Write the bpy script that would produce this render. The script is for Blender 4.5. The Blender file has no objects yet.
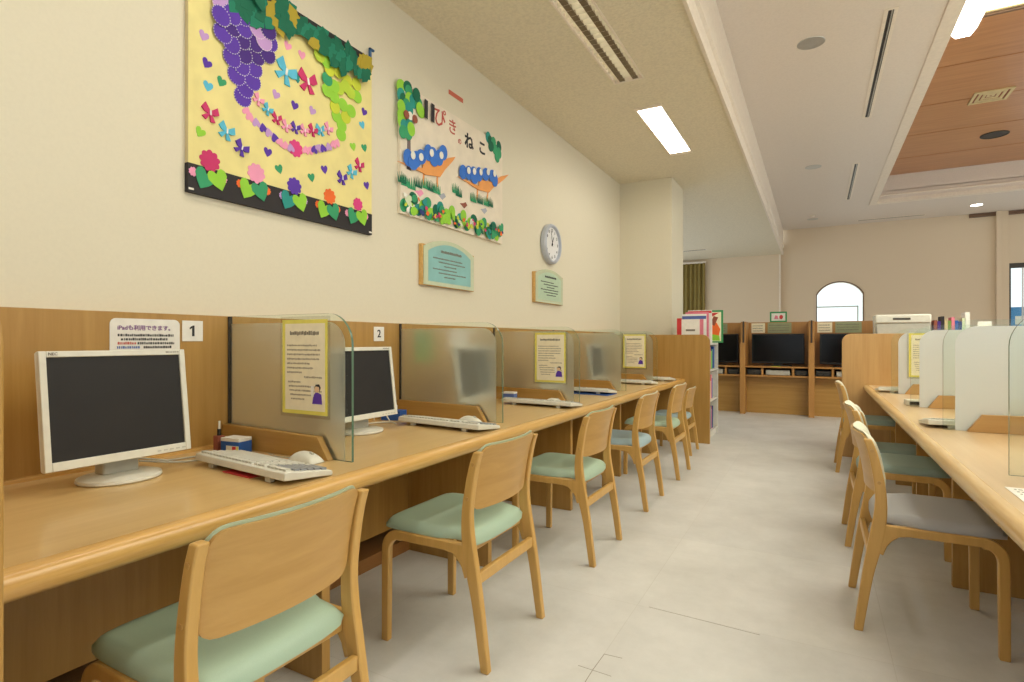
import bpy, bmesh, math, random
from math import radians as R, sin, cos, pi
from mathutils import Vector, Matrix

SC = bpy.context.scene
COL = SC.collection
random.seed(7)

# ------------------------------------------------------------------ camera, world, exposure
cam_d = bpy.data.cameras.new('camera')
cam_d.sensor_width = 36.0
cam_d.lens = 555.0 / 1024.0 * 36.0
cam_d.clip_start = 0.02
cam = bpy.data.objects.new('camera', cam_d)
cam.location = (0, 0, 1.12)
cam.rotation_euler = (R(90), 0, math.atan2(304, 555))
COL.objects.link(cam)
SC.camera = cam

SC.view_settings.view_transform = 'Standard'
SC.view_settings.look = 'None'
SC.view_settings.gamma = 1.0
SC.view_settings.use_curve_mapping = False
SC.view_settings.exposure = 0.2
SC.cycles.transparent_max_bounces = 24

world = bpy.data.worlds.new('daylight')
SC.world = world
world.use_nodes = True
wb = world.node_tree.nodes['Background']
wb.inputs['Color'].default_value = (0.87, 0.945, 1.0, 1)
wb.inputs['Strength'].default_value = 1.25

LAMP = 9.5        # radiance of the ceiling tubes
LAMP_COL = (1.0, 0.95, 0.85, 1)

# ------------------------------------------------------------------ materials
def lin(c):
    c /= 255.0
    return c / 12.92 if c <= 0.04045 else ((c + 0.055) / 1.055) ** 2.4

def rgb(r, g, b):
    return (lin(r), lin(g), lin(b), 1.0)

def new_mat(name):
    m = bpy.data.materials.new(name)
    m.use_nodes = True
    nt = m.node_tree
    return m, nt, nt.nodes['Principled BSDF']

def flat(name, col, rough=0.6, metal=0.0, spec=0.5, noise=0.04, scale=30.0):
    """plain coloured surface with a faint procedural variation"""
    m, nt, p = new_mat(name)
    p.inputs['Roughness'].default_value = rough
    p.inputs['Metallic'].default_value = metal
    p.inputs['Specular IOR Level'].default_value = spec
    tc = nt.nodes.new('ShaderNodeTexCoord')
    nz = nt.nodes.new('ShaderNodeTexNoise')
    nz.inputs['Scale'].default_value = scale
    nt.links.new(tc.outputs['Object'], nz.inputs['Vector'])
    rp = nt.nodes.new('ShaderNodeValToRGB')
    a, b = 1 - noise, 1 + noise
    rp.color_ramp.elements[0].position = 0.3
    rp.color_ramp.elements[1].position = 0.7
    rp.color_ramp.elements[0].color = (col[0]*a, col[1]*a, col[2]*a, 1)
    rp.color_ramp.elements[1].color = (min(1, col[0]*b), min(1, col[1]*b), min(1, col[2]*b), 1)
    nt.links.new(nz.outputs['Fac'], rp.inputs['Fac'])
    nt.links.new(rp.outputs['Color'], p.inputs['Base Color'])
    return m

def wood(name, ca, cb, scale=(1, 1, 1), rough=0.35, coord='Object', coat=0.0):
    """straight fine grain; the axis with the small scale is the grain direction"""
    m, nt, p = new_mat(name)
    p.inputs['Roughness'].default_value = rough
    p.inputs['Coat Weight'].default_value = coat
    p.inputs['Coat Roughness'].default_value = 0.18
    tc = nt.nodes.new('ShaderNodeTexCoord')
    mp = nt.nodes.new('ShaderNodeMapping')
    mp.inputs['Scale'].default_value = scale
    nt.links.new(tc.outputs[coord], mp.inputs['Vector'])
    n1 = nt.nodes.new('ShaderNodeTexNoise')
    n1.inputs['Scale'].default_value = 1.0
    n1.inputs['Detail'].default_value = 6
    n1.inputs['Roughness'].default_value = 0.65
    n1.inputs['Distortion'].default_value = 0.4
    nt.links.new(mp.outputs['Vector'], n1.inputs['Vector'])
    rp = nt.nodes.new('ShaderNodeValToRGB')
    rp.color_ramp.elements[0].position = 0.3
    rp.color_ramp.elements[0].color = ca
    rp.color_ramp.elements[1].position = 0.7
    rp.color_ramp.elements[1].color = cb
    nt.links.new(n1.outputs['Fac'], rp.inputs['Fac'])
    nt.links.new(rp.outputs['Color'], p.inputs['Base Color'])
    bp = nt.nodes.new('ShaderNodeBump')
    bp.inputs['Strength'].default_value = 0.03
    bp.inputs['Distance'].default_value = 0.002
    nt.links.new(n1.outputs['Fac'], bp.inputs['Height'])
    nt.links.new(bp.outputs['Normal'], p.inputs['Normal'])
    return m

def bumpy(name, col, rough, scale, strength, dist, speck=0.0):
    m, nt, p = new_mat(name)
    p.inputs['Roughness'].default_value = rough
    tc = nt.nodes.new('ShaderNodeTexCoord')
    nz = nt.nodes.new('ShaderNodeTexNoise')
    nz.inputs['Scale'].default_value = scale
    nz.inputs['Detail'].default_value = 5
    nt.links.new(tc.outputs['Object'], nz.inputs['Vector'])
    bp = nt.nodes.new('ShaderNodeBump')
    bp.inputs['Strength'].default_value = strength
    bp.inputs['Distance'].default_value = dist
    nt.links.new(nz.outputs['Fac'], bp.inputs['Height'])
    nt.links.new(bp.outputs['Normal'], p.inputs['Normal'])
    rp = nt.nodes.new('ShaderNodeValToRGB')
    rp.color_ramp.elements[0].position = 0.35
    rp.color_ramp.elements[1].position = 0.6
    rp.color_ramp.elements[0].color = tuple(c*(1-speck) for c in col[:3]) + (1,)
    rp.color_ramp.elements[1].color = col
    nt.links.new(nz.outputs['Fac'], rp.inputs['Fac'])
    nt.links.new(rp.outputs['Color'], p.inputs['Base Color'])
    return m

def emit(name, col, strength):
    m, nt, p = new_mat(name)
    p.inputs['Base Color'].default_value = (0.8, 0.8, 0.8, 1)
    p.inputs['Emission Color'].default_value = col
    p.inputs['Emission Strength'].default_value = strength
    return m

def clear_glass(name, tint):
    m, nt, p = new_mat(name)
    nt.nodes.remove(p)
    out = nt.nodes['Material Output']
    tr = nt.nodes.new('ShaderNodeBsdfTransparent')
    tr.inputs['Color'].default_value = tint
    gl = nt.nodes.new('ShaderNodeBsdfGlossy')
    gl.inputs['Roughness'].default_value = 0.02
    lw = nt.nodes.new('ShaderNodeLayerWeight')
    lw.inputs['Blend'].default_value = 0.5
    pw = nt.nodes.new('ShaderNodeMath')
    pw.operation = 'POWER'
    pw.inputs[1].default_value = 5.0
    fr = nt.nodes.new('ShaderNodeMath')
    fr.operation = 'MULTIPLY_ADD'
    fr.inputs[1].default_value = 0.9
    fr.inputs[2].default_value = 0.025
    nt.links.new(lw.outputs['Facing'], pw.inputs[0])
    nt.links.new(pw.outputs['Value'], fr.inputs[0])
    mx = nt.nodes.new('ShaderNodeMixShader')
    nt.links.new(fr.outputs['Value'], mx.inputs['Fac'])
    nt.links.new(tr.outputs['BSDF'], mx.inputs[1])
    nt.links.new(gl.outputs['BSDF'], mx.inputs[2])
    nt.links.new(mx.outputs['Shader'], out.inputs['Surface'])
    return m

def frosted_glass(name, col, rough, haze):
    m, nt, p = new_mat(name)
    out = nt.nodes['Material Output']
    p.inputs['Base Color'].default_value = (1, 1, 1, 1)
    p.inputs['Transmission Weight'].default_value = 1.0
    p.inputs['Roughness'].default_value = rough
    p.inputs['IOR'].default_value = 1.3
    tl = nt.nodes.new('ShaderNodeBsdfTranslucent')
    tl.inputs['Color'].default_value = col
    df = nt.nodes.new('ShaderNodeBsdfDiffuse')
    df.inputs['Color'].default_value = col
    nz = nt.nodes.new('ShaderNodeTexNoise')
    nz.inputs['Scale'].default_value = 400
    m1 = nt.nodes.new('ShaderNodeMixShader')
    m1.inputs['Fac'].default_value = 0.5
    nt.links.new(tl.outputs['BSDF'], m1.inputs[1])
    nt.links.new(df.outputs['BSDF'], m1.inputs[2])
    mr = nt.nodes.new('ShaderNodeMapRange')
    mr.inputs['To Min'].default_value = haze - 0.05
    mr.inputs['To Max'].default_value = haze + 0.05
    nt.links.new(nz.outputs['Fac'], mr.inputs['Value'])
    m2 = nt.nodes.new('ShaderNodeMixShader')
    nt.links.new(mr.outputs['Result'], m2.inputs['Fac'])
    nt.links.new(p.outputs['BSDF'], m2.inputs[1])
    nt.links.new(m1.outputs['Shader'], m2.inputs[2])
    nt.links.new(m2.outputs['Shader'], out.inputs['Surface'])
    return m

def floor_mat(name):
    m, nt, p = new_mat(name)
    p.inputs['Roughness'].default_value = 0.42
    tc = nt.nodes.new('ShaderNodeTexCoord')
    n1 = nt.nodes.new('ShaderNodeTexNoise')
    n1.inputs['Scale'].default_value = 2.6
    n1.inputs['Detail'].default_value = 8
    n1.inputs['Roughness'].default_value = 0.7
    nt.links.new(tc.outputs['Object'], n1.inputs['Vector'])
    rp = nt.nodes.new('ShaderNodeValToRGB')
    rp.color_ramp.elements[0].position = 0.3
    rp.color_ramp.elements[0].color = rgb(*(212, 211, 207))
    rp.color_ramp.elements[1].position = 0.7
    rp.color_ramp.elements[1].color = rgb(*(232, 231, 228))
    nt.links.new(n1.outputs['Fac'], rp.inputs['Fac'])
    # stone-look slabs with hairline joints
    br = nt.nodes.new('ShaderNodeTexBrick')
    br.inputs['Scale'].default_value = 1.0
    br.inputs['Brick Width'].default_value = 0.9
    br.inputs['Row Height'].default_value = 0.9
    br.inputs['Mortar Size'].default_value = 0.0015
    br.inputs['Mortar Smooth'].default_value = 0.3
    br.offset = 0.0
    br.inputs['Color1'].default_value = (1, 1, 1, 1)
    br.inputs['Color2'].default_value = (0.95, 0.95, 0.955, 1)
    br.inputs['Mortar'].default_value = (0.88, 0.87, 0.85, 1)
    mp = nt.nodes.new('ShaderNodeMapping')
    mp.inputs['Location'].default_value = (0.665, -2.32 + 2.7, 0)
    nt.links.new(tc.outputs['Object'], mp.inputs['Vector'])
    nt.links.new(mp.outputs['Vector'], br.inputs['Vector'])
    mx = nt.nodes.new('ShaderNodeMix')
    mx.data_type = 'RGBA'
    mx.blend_type = 'MULTIPLY'
    mx.inputs['Factor'].default_value = 1.0
    nt.links.new(rp.outputs['Color'], mx.inputs['A'])
    nt.links.new(br.outputs['Color'], mx.inputs['B'])
    nt.links.new(mx.outputs['Result'], p.inputs['Base Color'])
    return m

M = {}
M['wall'] = bumpy('cream_wall_paint', rgb(230, 222, 199), 0.8, 90, 0.05, 0.002, 0.02)
M['wall_tan'] = bumpy('tan_wall_paint', rgb(226, 207, 180), 0.8, 90, 0.05, 0.002, 0.02)
M['ceil'] = bumpy('rockwool_ceiling', rgb(234, 224, 200), 0.95, 55, 0.6, 0.01, 0.10)
M['ceil_r'] = bumpy('plaster_ceiling', rgb(232, 221, 210), 0.9, 55, 0.25, 0.006, 0.04)
M['trim'] = flat('white_trim', rgb(238, 226, 210), 0.5)
M['floor'] = floor_mat('stone_floor')
M['coffer'] = wood('coffer_wood', rgb(178, 122, 76), rgb(198, 142, 94), (1.2, 18, 1), 0.28)
M['panel'] = wood('oak_panel', rgb(170, 128, 62), rgb(188, 146, 78), (30, 30, 1.5), 0.38)
M['panel_y'] = wood('oak_long', rgb(180, 131, 66), rgb(196, 148, 82), (30, 1.5, 30), 0.38)
M['panel_x'] = wood('oak_cross', rgb(170, 128, 62), rgb(188, 146, 78), (1.5, 30, 30), 0.38)
M['top'] = wood('oak_worktop', rgb(210, 174, 114), rgb(222, 188, 130), (28, 1.2, 28), 0.30, coat=0.25)
M['nosing'] = wood('oak_nosing', rgb(206, 158, 84), rgb(228, 184, 112), (70, 3.0, 70), 0.25, coat=0.4)
M['nosing_r'] = wood('oak_nosing_daylit', rgb(216, 178, 120), rgb(230, 196, 142), (70, 3.0, 70), 0.25, coat=0.4)  # this and the right counter's other oaks: paler colour stands in for daylight
M['panel_r'] = wood('oak_panel_daylit', rgb(190, 148, 92), rgb(204, 164, 108), (30, 30, 1.5), 0.38)
M['panel_xr'] = wood('oak_cross_daylit', rgb(190, 148, 92), rgb(204, 164, 108), (1.5, 30, 30), 0.38)
M['top_r'] = wood('oak_worktop_daylit', rgb(208, 176, 132), rgb(220, 190, 148), (28, 1.2, 28), 0.30, coat=0.25)
M['plinth'] = wood('dark_oak_plinth', rgb(150, 100, 52), rgb(166, 116, 62), (30, 1.5, 30), 0.4)
M['chair'] = wood('beech_frame', rgb(200, 156, 84), rgb(216, 172, 100), (26, 26, 2.0), 0.33)
M['chair_back'] = wood('beech_veneer', rgb(190, 147, 82), rgb(204, 161, 96), (26, 2.0, 26), 0.33)
M['seat_green'] = bumpy('green_vinyl', rgb(176, 200, 178), 0.5, 350, 0.12, 0.001, 0.03)
M['seat_blue'] = bumpy('blue_vinyl', rgb(168, 192, 200), 0.5, 350, 0.12, 0.001, 0.03)
M['seat_shaded_grey'] = bumpy('shaded_grey_vinyl', rgb(176, 176, 178), 0.5, 350, 0.12, 0.001, 0.03)  # seat colour greyed to carry shadow and cool daylight
M['seat_sage'] = bumpy('sage_vinyl', rgb(150, 172, 164), 0.5, 350, 0.12, 0.001, 0.03)
M['pad_pale'] = bumpy('pale_back_vinyl', rgb(226, 226, 206), 0.5, 350, 0.1, 0.001, 0.03)
M['glass'] = clear_glass('clear_glass', (0.95, 0.98, 0.96, 1))
M['frost'] = frosted_glass('frosted_glass', (0.86, 0.88, 0.86, 1), 0.33, 0.15)
M['frost_r'] = frosted_glass('frosted_glass_daylit', (0.93, 0.97, 1.0, 1), 0.5, 0.70)  # right-hand film: cool daylight put into a brighter, bluer colour
M['glass_edge'] = flat('green_glass_edge', rgb(96, 124, 104), 0.15)
M['channel'] = flat('dark_channel', rgb(58, 50, 42), 0.5)
M['plastic'] = flat('ivory_plastic', rgb(226, 224, 212), 0.4)
M['plastic_dk'] = flat('ivory_plastic_dark', rgb(196, 194, 182), 0.45)
M['keys'] = flat('grey_keys', rgb(214, 212, 202), 0.45)
M['keys_dk'] = flat('dark_grey_keys', rgb(150, 152, 156), 0.45)
M['screen'] = flat('dark_screen', rgb(44, 42, 42), 0.5, spec=0.25, noise=0.10, scale=6)
M['tv'] = flat('black_glossy_screen', rgb(12, 12, 14), 0.16, spec=0.22, noise=0.02)
M['black'] = flat('black_plastic', rgb(26, 25, 25), 0.4)
M['dark'] = flat('dark_grey', rgb(70, 66, 60), 0.6)
M['metal'] = flat('satin_metal', rgb(196, 194, 188), 0.35, metal=0.6)
M['louver'] = flat('louvre_metal', rgb(226, 220, 200), 0.35)
M['seam'] = flat('floor_seam', rgb(150, 142, 128), 0.6)
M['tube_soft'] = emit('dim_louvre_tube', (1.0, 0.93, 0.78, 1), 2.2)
M['brown_reflector'] = flat('bronze_reflector', rgb(120, 104, 78), 0.4, metal=0.3)
M['lamp'] = emit('lit_diffuser', LAMP_COL, LAMP)
M['lamp_cool'] = emit('lit_tube', (1.0, 0.97, 0.92, 1), LAMP)
M['coffer_lamp'] = emit('lit_ceiling_panel', (1.0, 0.98, 0.80, 1), 3.5)
M['spot_lamp'] = emit('lit_spot', (1.0, 0.96, 0.88, 1), 8.0)
M['white'] = flat('white_paper', rgb(240, 236, 228), 0.7)
M['cream'] = flat('cream_paper', rgb(246, 236, 206), 0.7)
M['yellow_edge'] = flat('yellow_paper', rgb(234, 224, 106), 0.7)
M['laminate'] = clear_glass('clear_laminate', (0.93, 0.93, 0.9, 1))
M['ink'] = flat('black_ink', rgb(44, 42, 46), 0.7)
M['ink_soft'] = flat('grey_ink', rgb(126, 118, 104), 0.7)
M['ink_faint'] = flat('faint_ink', rgb(164, 152, 130), 0.7)
M['ink_purple'] = flat('purple_ink', rgb(140, 100, 150), 0.7)
M['ink_red'] = flat('red_ink', rgb(196, 84, 72), 0.7)
M['ink_blue'] = flat('blue_ink', rgb(92, 116, 176), 0.7)
M['acrylic'] = flat('pale_green_acrylic', rgb(206, 214, 182), 0.25)
M['teal_sheet'] = flat('blue_green_sheet', rgb(140, 192, 190), 0.5, noise=0.08, scale=8)
M['mint_sheet'] = flat('mint_sheet', rgb(186, 208, 180), 0.5)
M['clock_rim'] = flat('silver_rim', rgb(196, 202, 216), 0.3, metal=0.2)
M['clock_face'] = flat('white_dial', rgb(236, 236, 236), 0.5)
M['curtain'] = flat('olive_curtain', rgb(146, 128, 70), 0.85)
M['outside_blue'] = flat('blue_banner', rgb(60, 140, 210), 0.7)
M['pink_wood'] = wood('ash_booth', rgb(176, 124, 62), rgb(190, 140, 78), (30, 30, 1.5), 0.4)
PAPER = dict(
    violet=(92, 54, 172), plum=(72, 38, 130), lilac=(198, 156, 214), pink=(244, 160, 194), crimson=(206, 52, 110),
    magenta=(224, 66, 136), sky=(92, 190, 222), green=(54, 158, 108), teal=(40, 150, 140), lime=(152, 212, 62),
    yellowgreen=(186, 212, 62), yellow=(206, 216, 60), dgreen=(6, 104, 76), ochre=(176, 156, 44), orange=(244, 112, 46),
    navy=(40, 60, 120), white=(240, 238, 228), brown=(150, 82, 62), grey=(176, 178, 190), pale=(214, 226, 190),
    paperyellow=(238, 224, 152), black=(44, 40, 42), bluegarland=(58, 120, 214), boatorange=(240, 164, 92), skin=(236, 200, 160),
    trunk=(122, 104, 104), redtag=(206, 108, 84), bordergreen=(60, 150, 90), posterwhite=(238, 226, 206), royal=(44, 92, 170),
    pinkcover=(226, 130, 150), redcover=(206, 60, 60), bluecover=(86, 104, 170), teacover=(90, 150, 150), sand=(214, 196, 150),
    tape=(64, 104, 150), olivegreen=(120, 150, 70), leafgreen=(20, 124, 96), cardgreen=(158, 164, 128))
for k, c in PAPER.items():
    M['p_' + k] = flat('paper_' + k, rgb(*c), 0.75, noise=0.05, scale=12)

# ------------------------------------------------------------------ mesh building
class MB:
    """collects solids and links them as ONE mesh object"""
    def __init__(self):
        self.v, self.f, self.m = [], [], []

    def add(self, vs, fs, mi=0):
        o = len(self.v)
        self.v += [tuple(p) for p in vs]
        self.f += [tuple(i + o for i in q) for q in fs]
        self.m += [mi] * len(fs)
        return self

    def box(self, x0, x1, y0, y1, z0, z1, mi=0):
        vs = [(x0, y0, z0), (x1, y0, z0), (x1, y1, z0), (x0, y1, z0), (x0, y0, z1), (x1, y0, z1), (x1, y1, z1), (x0, y1, z1)]
        fs = [(0, 3, 2, 1), (4, 5, 6, 7), (0, 1, 5, 4), (1, 2, 6, 5), (2, 3, 7, 6), (3, 0, 4, 7)]
        return self.add(vs, fs, mi)

    def prism(self, pts, axis, a, b, mi=0, side_mi=None):
        """outline (2D) pushed along an axis; axis 'x': pts=(y,z), 'y': pts=(x,z), 'z': pts=(x,y)"""
        n = len(pts)
        def P(p, t):
            return (t, p[0], p[1]) if axis == 'x' else (p[0], t, p[1]) if axis == 'y' else (p[0], p[1], t)
        area = sum(pts[i][0]*pts[(i+1) % n][1] - pts[(i+1) % n][0]*pts[i][1] for i in range(n))
        if area < 0:
            pts = pts[::-1]
        if axis == 'y':
            pts = pts[::-1]
        lo, hi = min(a, b), max(a, b)
        vs = [P(p, lo) for p in pts] + [P(p, hi) for p in pts]
        o = len(self.v)
        self.add(vs, [tuple(range(n))[::-1], tuple(range(n, 2*n))], mi)
        self.f += [tuple(i + o for i in (k, (k+1) % n, n + (k+1) % n, n + k)) for k in range(n)]
        self.m += [mi if side_mi is None else side_mi] * n
        return self

    def tube(self, pts, r, seg=8, mi=0, closed=False):
        pts = [Vector(p) for p in pts]
        n = len(pts)
        rs = r if isinstance(r, (list, tuple)) else [r] * n
        vs, fs = [], []
        up = Vector((0, 0, 1))
        for i, p in enumerate(pts):
            t = (pts[min(i+1, n-1)] - pts[max(i-1, 0)]).normalized()
            s = t.cross(up)
            if s.length < 1e-3:
                s = t.cross(Vector((0, 1, 0)))
            s.normalize()
            q = s.cross(t)
            for k in range(seg):
                a = 2*pi*k/seg
                vs.append(p + (s*cos(a) + q*sin(a)) * rs[i])
        for i in range(n-1):
            for k in range(seg):
                fs.append((i*seg+k, i*seg+(k+1) % seg, (i+1)*seg+(k+1) % seg, (i+1)*seg+k))
        fs.append(tuple(range(seg))[::-1])
        fs.append(tuple((n-1)*seg+k for k in range(seg)))
        return self.add(vs, fs, mi)

    def lathe(self, prof, c=(0, 0, 0), axis='z', seg=32, sx=1.0, sy=1.0, mi=0):
        """prof: (r, h) pairs, closed with caps"""
        vs, fs = [], []
        for r, h in prof:
            for k in range(seg):
                a = 2*pi*k/seg
                u, v = r*cos(a)*sx, r*sin(a)*sy
                p = (u, v, h) if axis == 'z' else (h, u, v)
                vs.append((p[0]+c[0], p[1]+c[1], p[2]+c[2]))
        n = len(prof)
        for i in range(n-1):
            for k in range(seg):
                fs.append((i*seg+k, i*seg+(k+1) % seg, (i+1)*seg+(k+1) % seg, (i+1)*seg+k))
        fs.append(tuple(range(seg))[::-1])
        fs.append(tuple((n-1)*seg+k for k in range(seg)))
        return self.add(vs, fs, mi)

    def grid(self, nu, nv, fn, mi=0, back=None):
        """a sheet of quads fn(i,j); with back(i,j) the two sheets close into a solid"""
        o = len(self.v)
        vs = [fn(i, j) for i in range(nu) for j in range(nv)]
        fs = [(i*nv+j, (i+1)*nv+j, (i+1)*nv+j+1, i*nv+j+1) for i in range(nu-1) for j in range(nv-1)]
        if back:
            b = nu*nv
            vs += [back(i, j) for i in range(nu) for j in range(nv)]
            fs += [(b+i*nv+j, b+i*nv+j+1, b+(i+1)*nv+j+1, b+(i+1)*nv+j) for i in range(nu-1) for j in range(nv-1)]
            rim = [(i, 0) for i in range(nu)] + [(nu-1, j) for j in range(1, nv)] + \
                  [(i, nv-1) for i in range(nu-2, -1, -1)] + [(0, j) for j in range(nv-2, 0, -1)]
            for k in range(len(rim)):
                a, c = rim[k], rim[(k+1) % len(rim)]
                ia, ic = a[0]*nv+a[1], c[0]*nv+c[1]
                fs.append((ic, ia, b+ia, b+ic))
        return self.add(vs, fs, mi)

    def xform(self, mat, start=0):
        self.v[start:] = [tuple(mat @ Vector(p)) for p in self.v[start:]]
        return self

    def build(self, name, mats, parent=None, bevel=0.0, smooth=35, loc=None, seg=2, kind=None, label=None):
        me = bpy.data.meshes.new(name)
        me.from_pydata(self.v, [], self.f)
        mats = mats if isinstance(mats, (list, tuple)) else [mats]
        for m in mats:
            me.materials.append(M[m] if isinstance(m, str) else m)
        me.polygons.foreach_set('material_index', self.m)
        bm = bmesh.new()
        bm.from_mesh(me)
        bmesh.ops.recalc_face_normals(bm, faces=bm.faces[:])
        bm.to_mesh(me)
        bm.free()
        me.polygons.foreach_set('use_smooth', [True] * len(me.polygons))
        me.set_sharp_from_angle(angle=R(smooth))
        me.update()
        o = bpy.data.objects.new(name, me)
        COL.objects.link(o)
        if parent:
            o.parent = parent
        if loc:
            o.location = loc
        if bevel:
            b = o.modifiers.new('edge', 'BEVEL')
            b.width = bevel
            b.segments = seg
            b.limit_method = 'ANGLE'
            b.angle_limit = R(40)
            b.harden_normals = False
        if kind:
            o['kind'] = kind
        if label:
            o['label'] = label
        return o

def tag(o, label, cat, group=None, kind=None):
    o['label'] = label
    o['category'] = cat
    if group:
        o['group'] = group
    if kind:
        o['kind'] = kind
    return o

def thing(name, label, cat, loc=(0, 0, 0), rz=0.0, group=None):
    o = bpy.data.objects.new(name, None)
    o.empty_display_size = 0.1
    COL.objects.link(o)
    o.location = loc
    o.rotation_euler = (0, 0, rz)
    return tag(o, label, cat, group)

def dup(o, parent=None, loc=None, rz=None, label=None, group=None, scale=None, swap=None):
    """copy of a thing together with copies of its parts and sub-parts"""
    c = o.copy()
    COL.objects.link(c)
    if parent:
        c.parent = parent
    if loc is not None:
        c.location = loc
    if rz is not None:
        c.rotation_euler = (0, 0, rz)
    if scale is not None:
        c.scale = (scale,) * 3
    if label:
        c['label'] = label
    if group:
        c['group'] = group
    if swap and c.type == 'MESH':
        for s in c.material_slots:
            nm = s.material.name if s.material else ''
            if nm in swap:
                s.link = 'OBJECT'
                s.material = M[swap[nm]]
    for ch in list(o.children):
        dup(ch, c, swap=swap)
    return c

def struct(o, kind='structure'):
    o['kind'] = kind
    return o

def arc(cx, cy, r, a0, a1, n=8):
    return [(cx + r*cos(R(a0 + (a1-a0)*k/n)), cy + r*sin(R(a0 + (a1-a0)*k/n))) for k in range(n+1)]

def text_mb(body, size, depth=0.0006, bold=0.0):
    cu = bpy.data.curves.new('writing', 'FONT')
    cu.body = body
    cu.size = size
    cu.extrude = depth
    cu.offset = bold
    cu.align_x = 'CENTER'
    cu.align_y = 'CENTER'
    cu.resolution_u = 2
    o = bpy.data.objects.new('writing', cu)
    COL.objects.link(o)
    dg = bpy.context.evaluated_depsgraph_get()
    me = bpy.data.meshes.new_from_object(o.evaluated_get(dg))
    b = MB()
    b.add([tuple(v.co) for v in me.vertices], [tuple(p.vertices) for p in me.polygons])
    bpy.data.objects.remove(o)
    bpy.data.meshes.remove(me)
    bpy.data.curves.remove(cu)
    return b

# text lies in local XY; these turn it to face the room
FACE_PX = Matrix(((0, 0, 1, 0), (1, 0, 0, 0), (0, 1, 0, 0), (0, 0, 0, 1)))     # reads along +y, faces +x
FACE_NY = Matrix(((1, 0, 0, 0), (0, 0, -1, 0), (0, 1, 0, 0), (0, 0, 0, 1)))    # reads along +x, faces -y

def text_px(body, size, x, y, z, bold=0.0, rot=0.0):
    return text_mb(body, size, bold=bold).xform(Matrix.Translation((x, y, z)) @ FACE_PX @ Matrix.Rotation(rot, 4, 'Z'))

def text_ny(body, size, x, y, z, bold=0.0):
    return text_mb(body, size, bold=bold).xform(Matrix.Translation((x, y, z)) @ FACE_NY)

def rr(w, h, r, n=5, cx=0.0, cy=0.0):
    """rounded rectangle outline"""
    a, b = w/2 - r, h/2 - r
    return arc(cx+a, cy+b, r, 0, 90, n) + arc(cx-a, cy+b, r, 90, 180, n) + arc(cx-a, cy-b, r, 180, 270, n) + arc(cx+a, cy-b, r, 270, 360, n)

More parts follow.
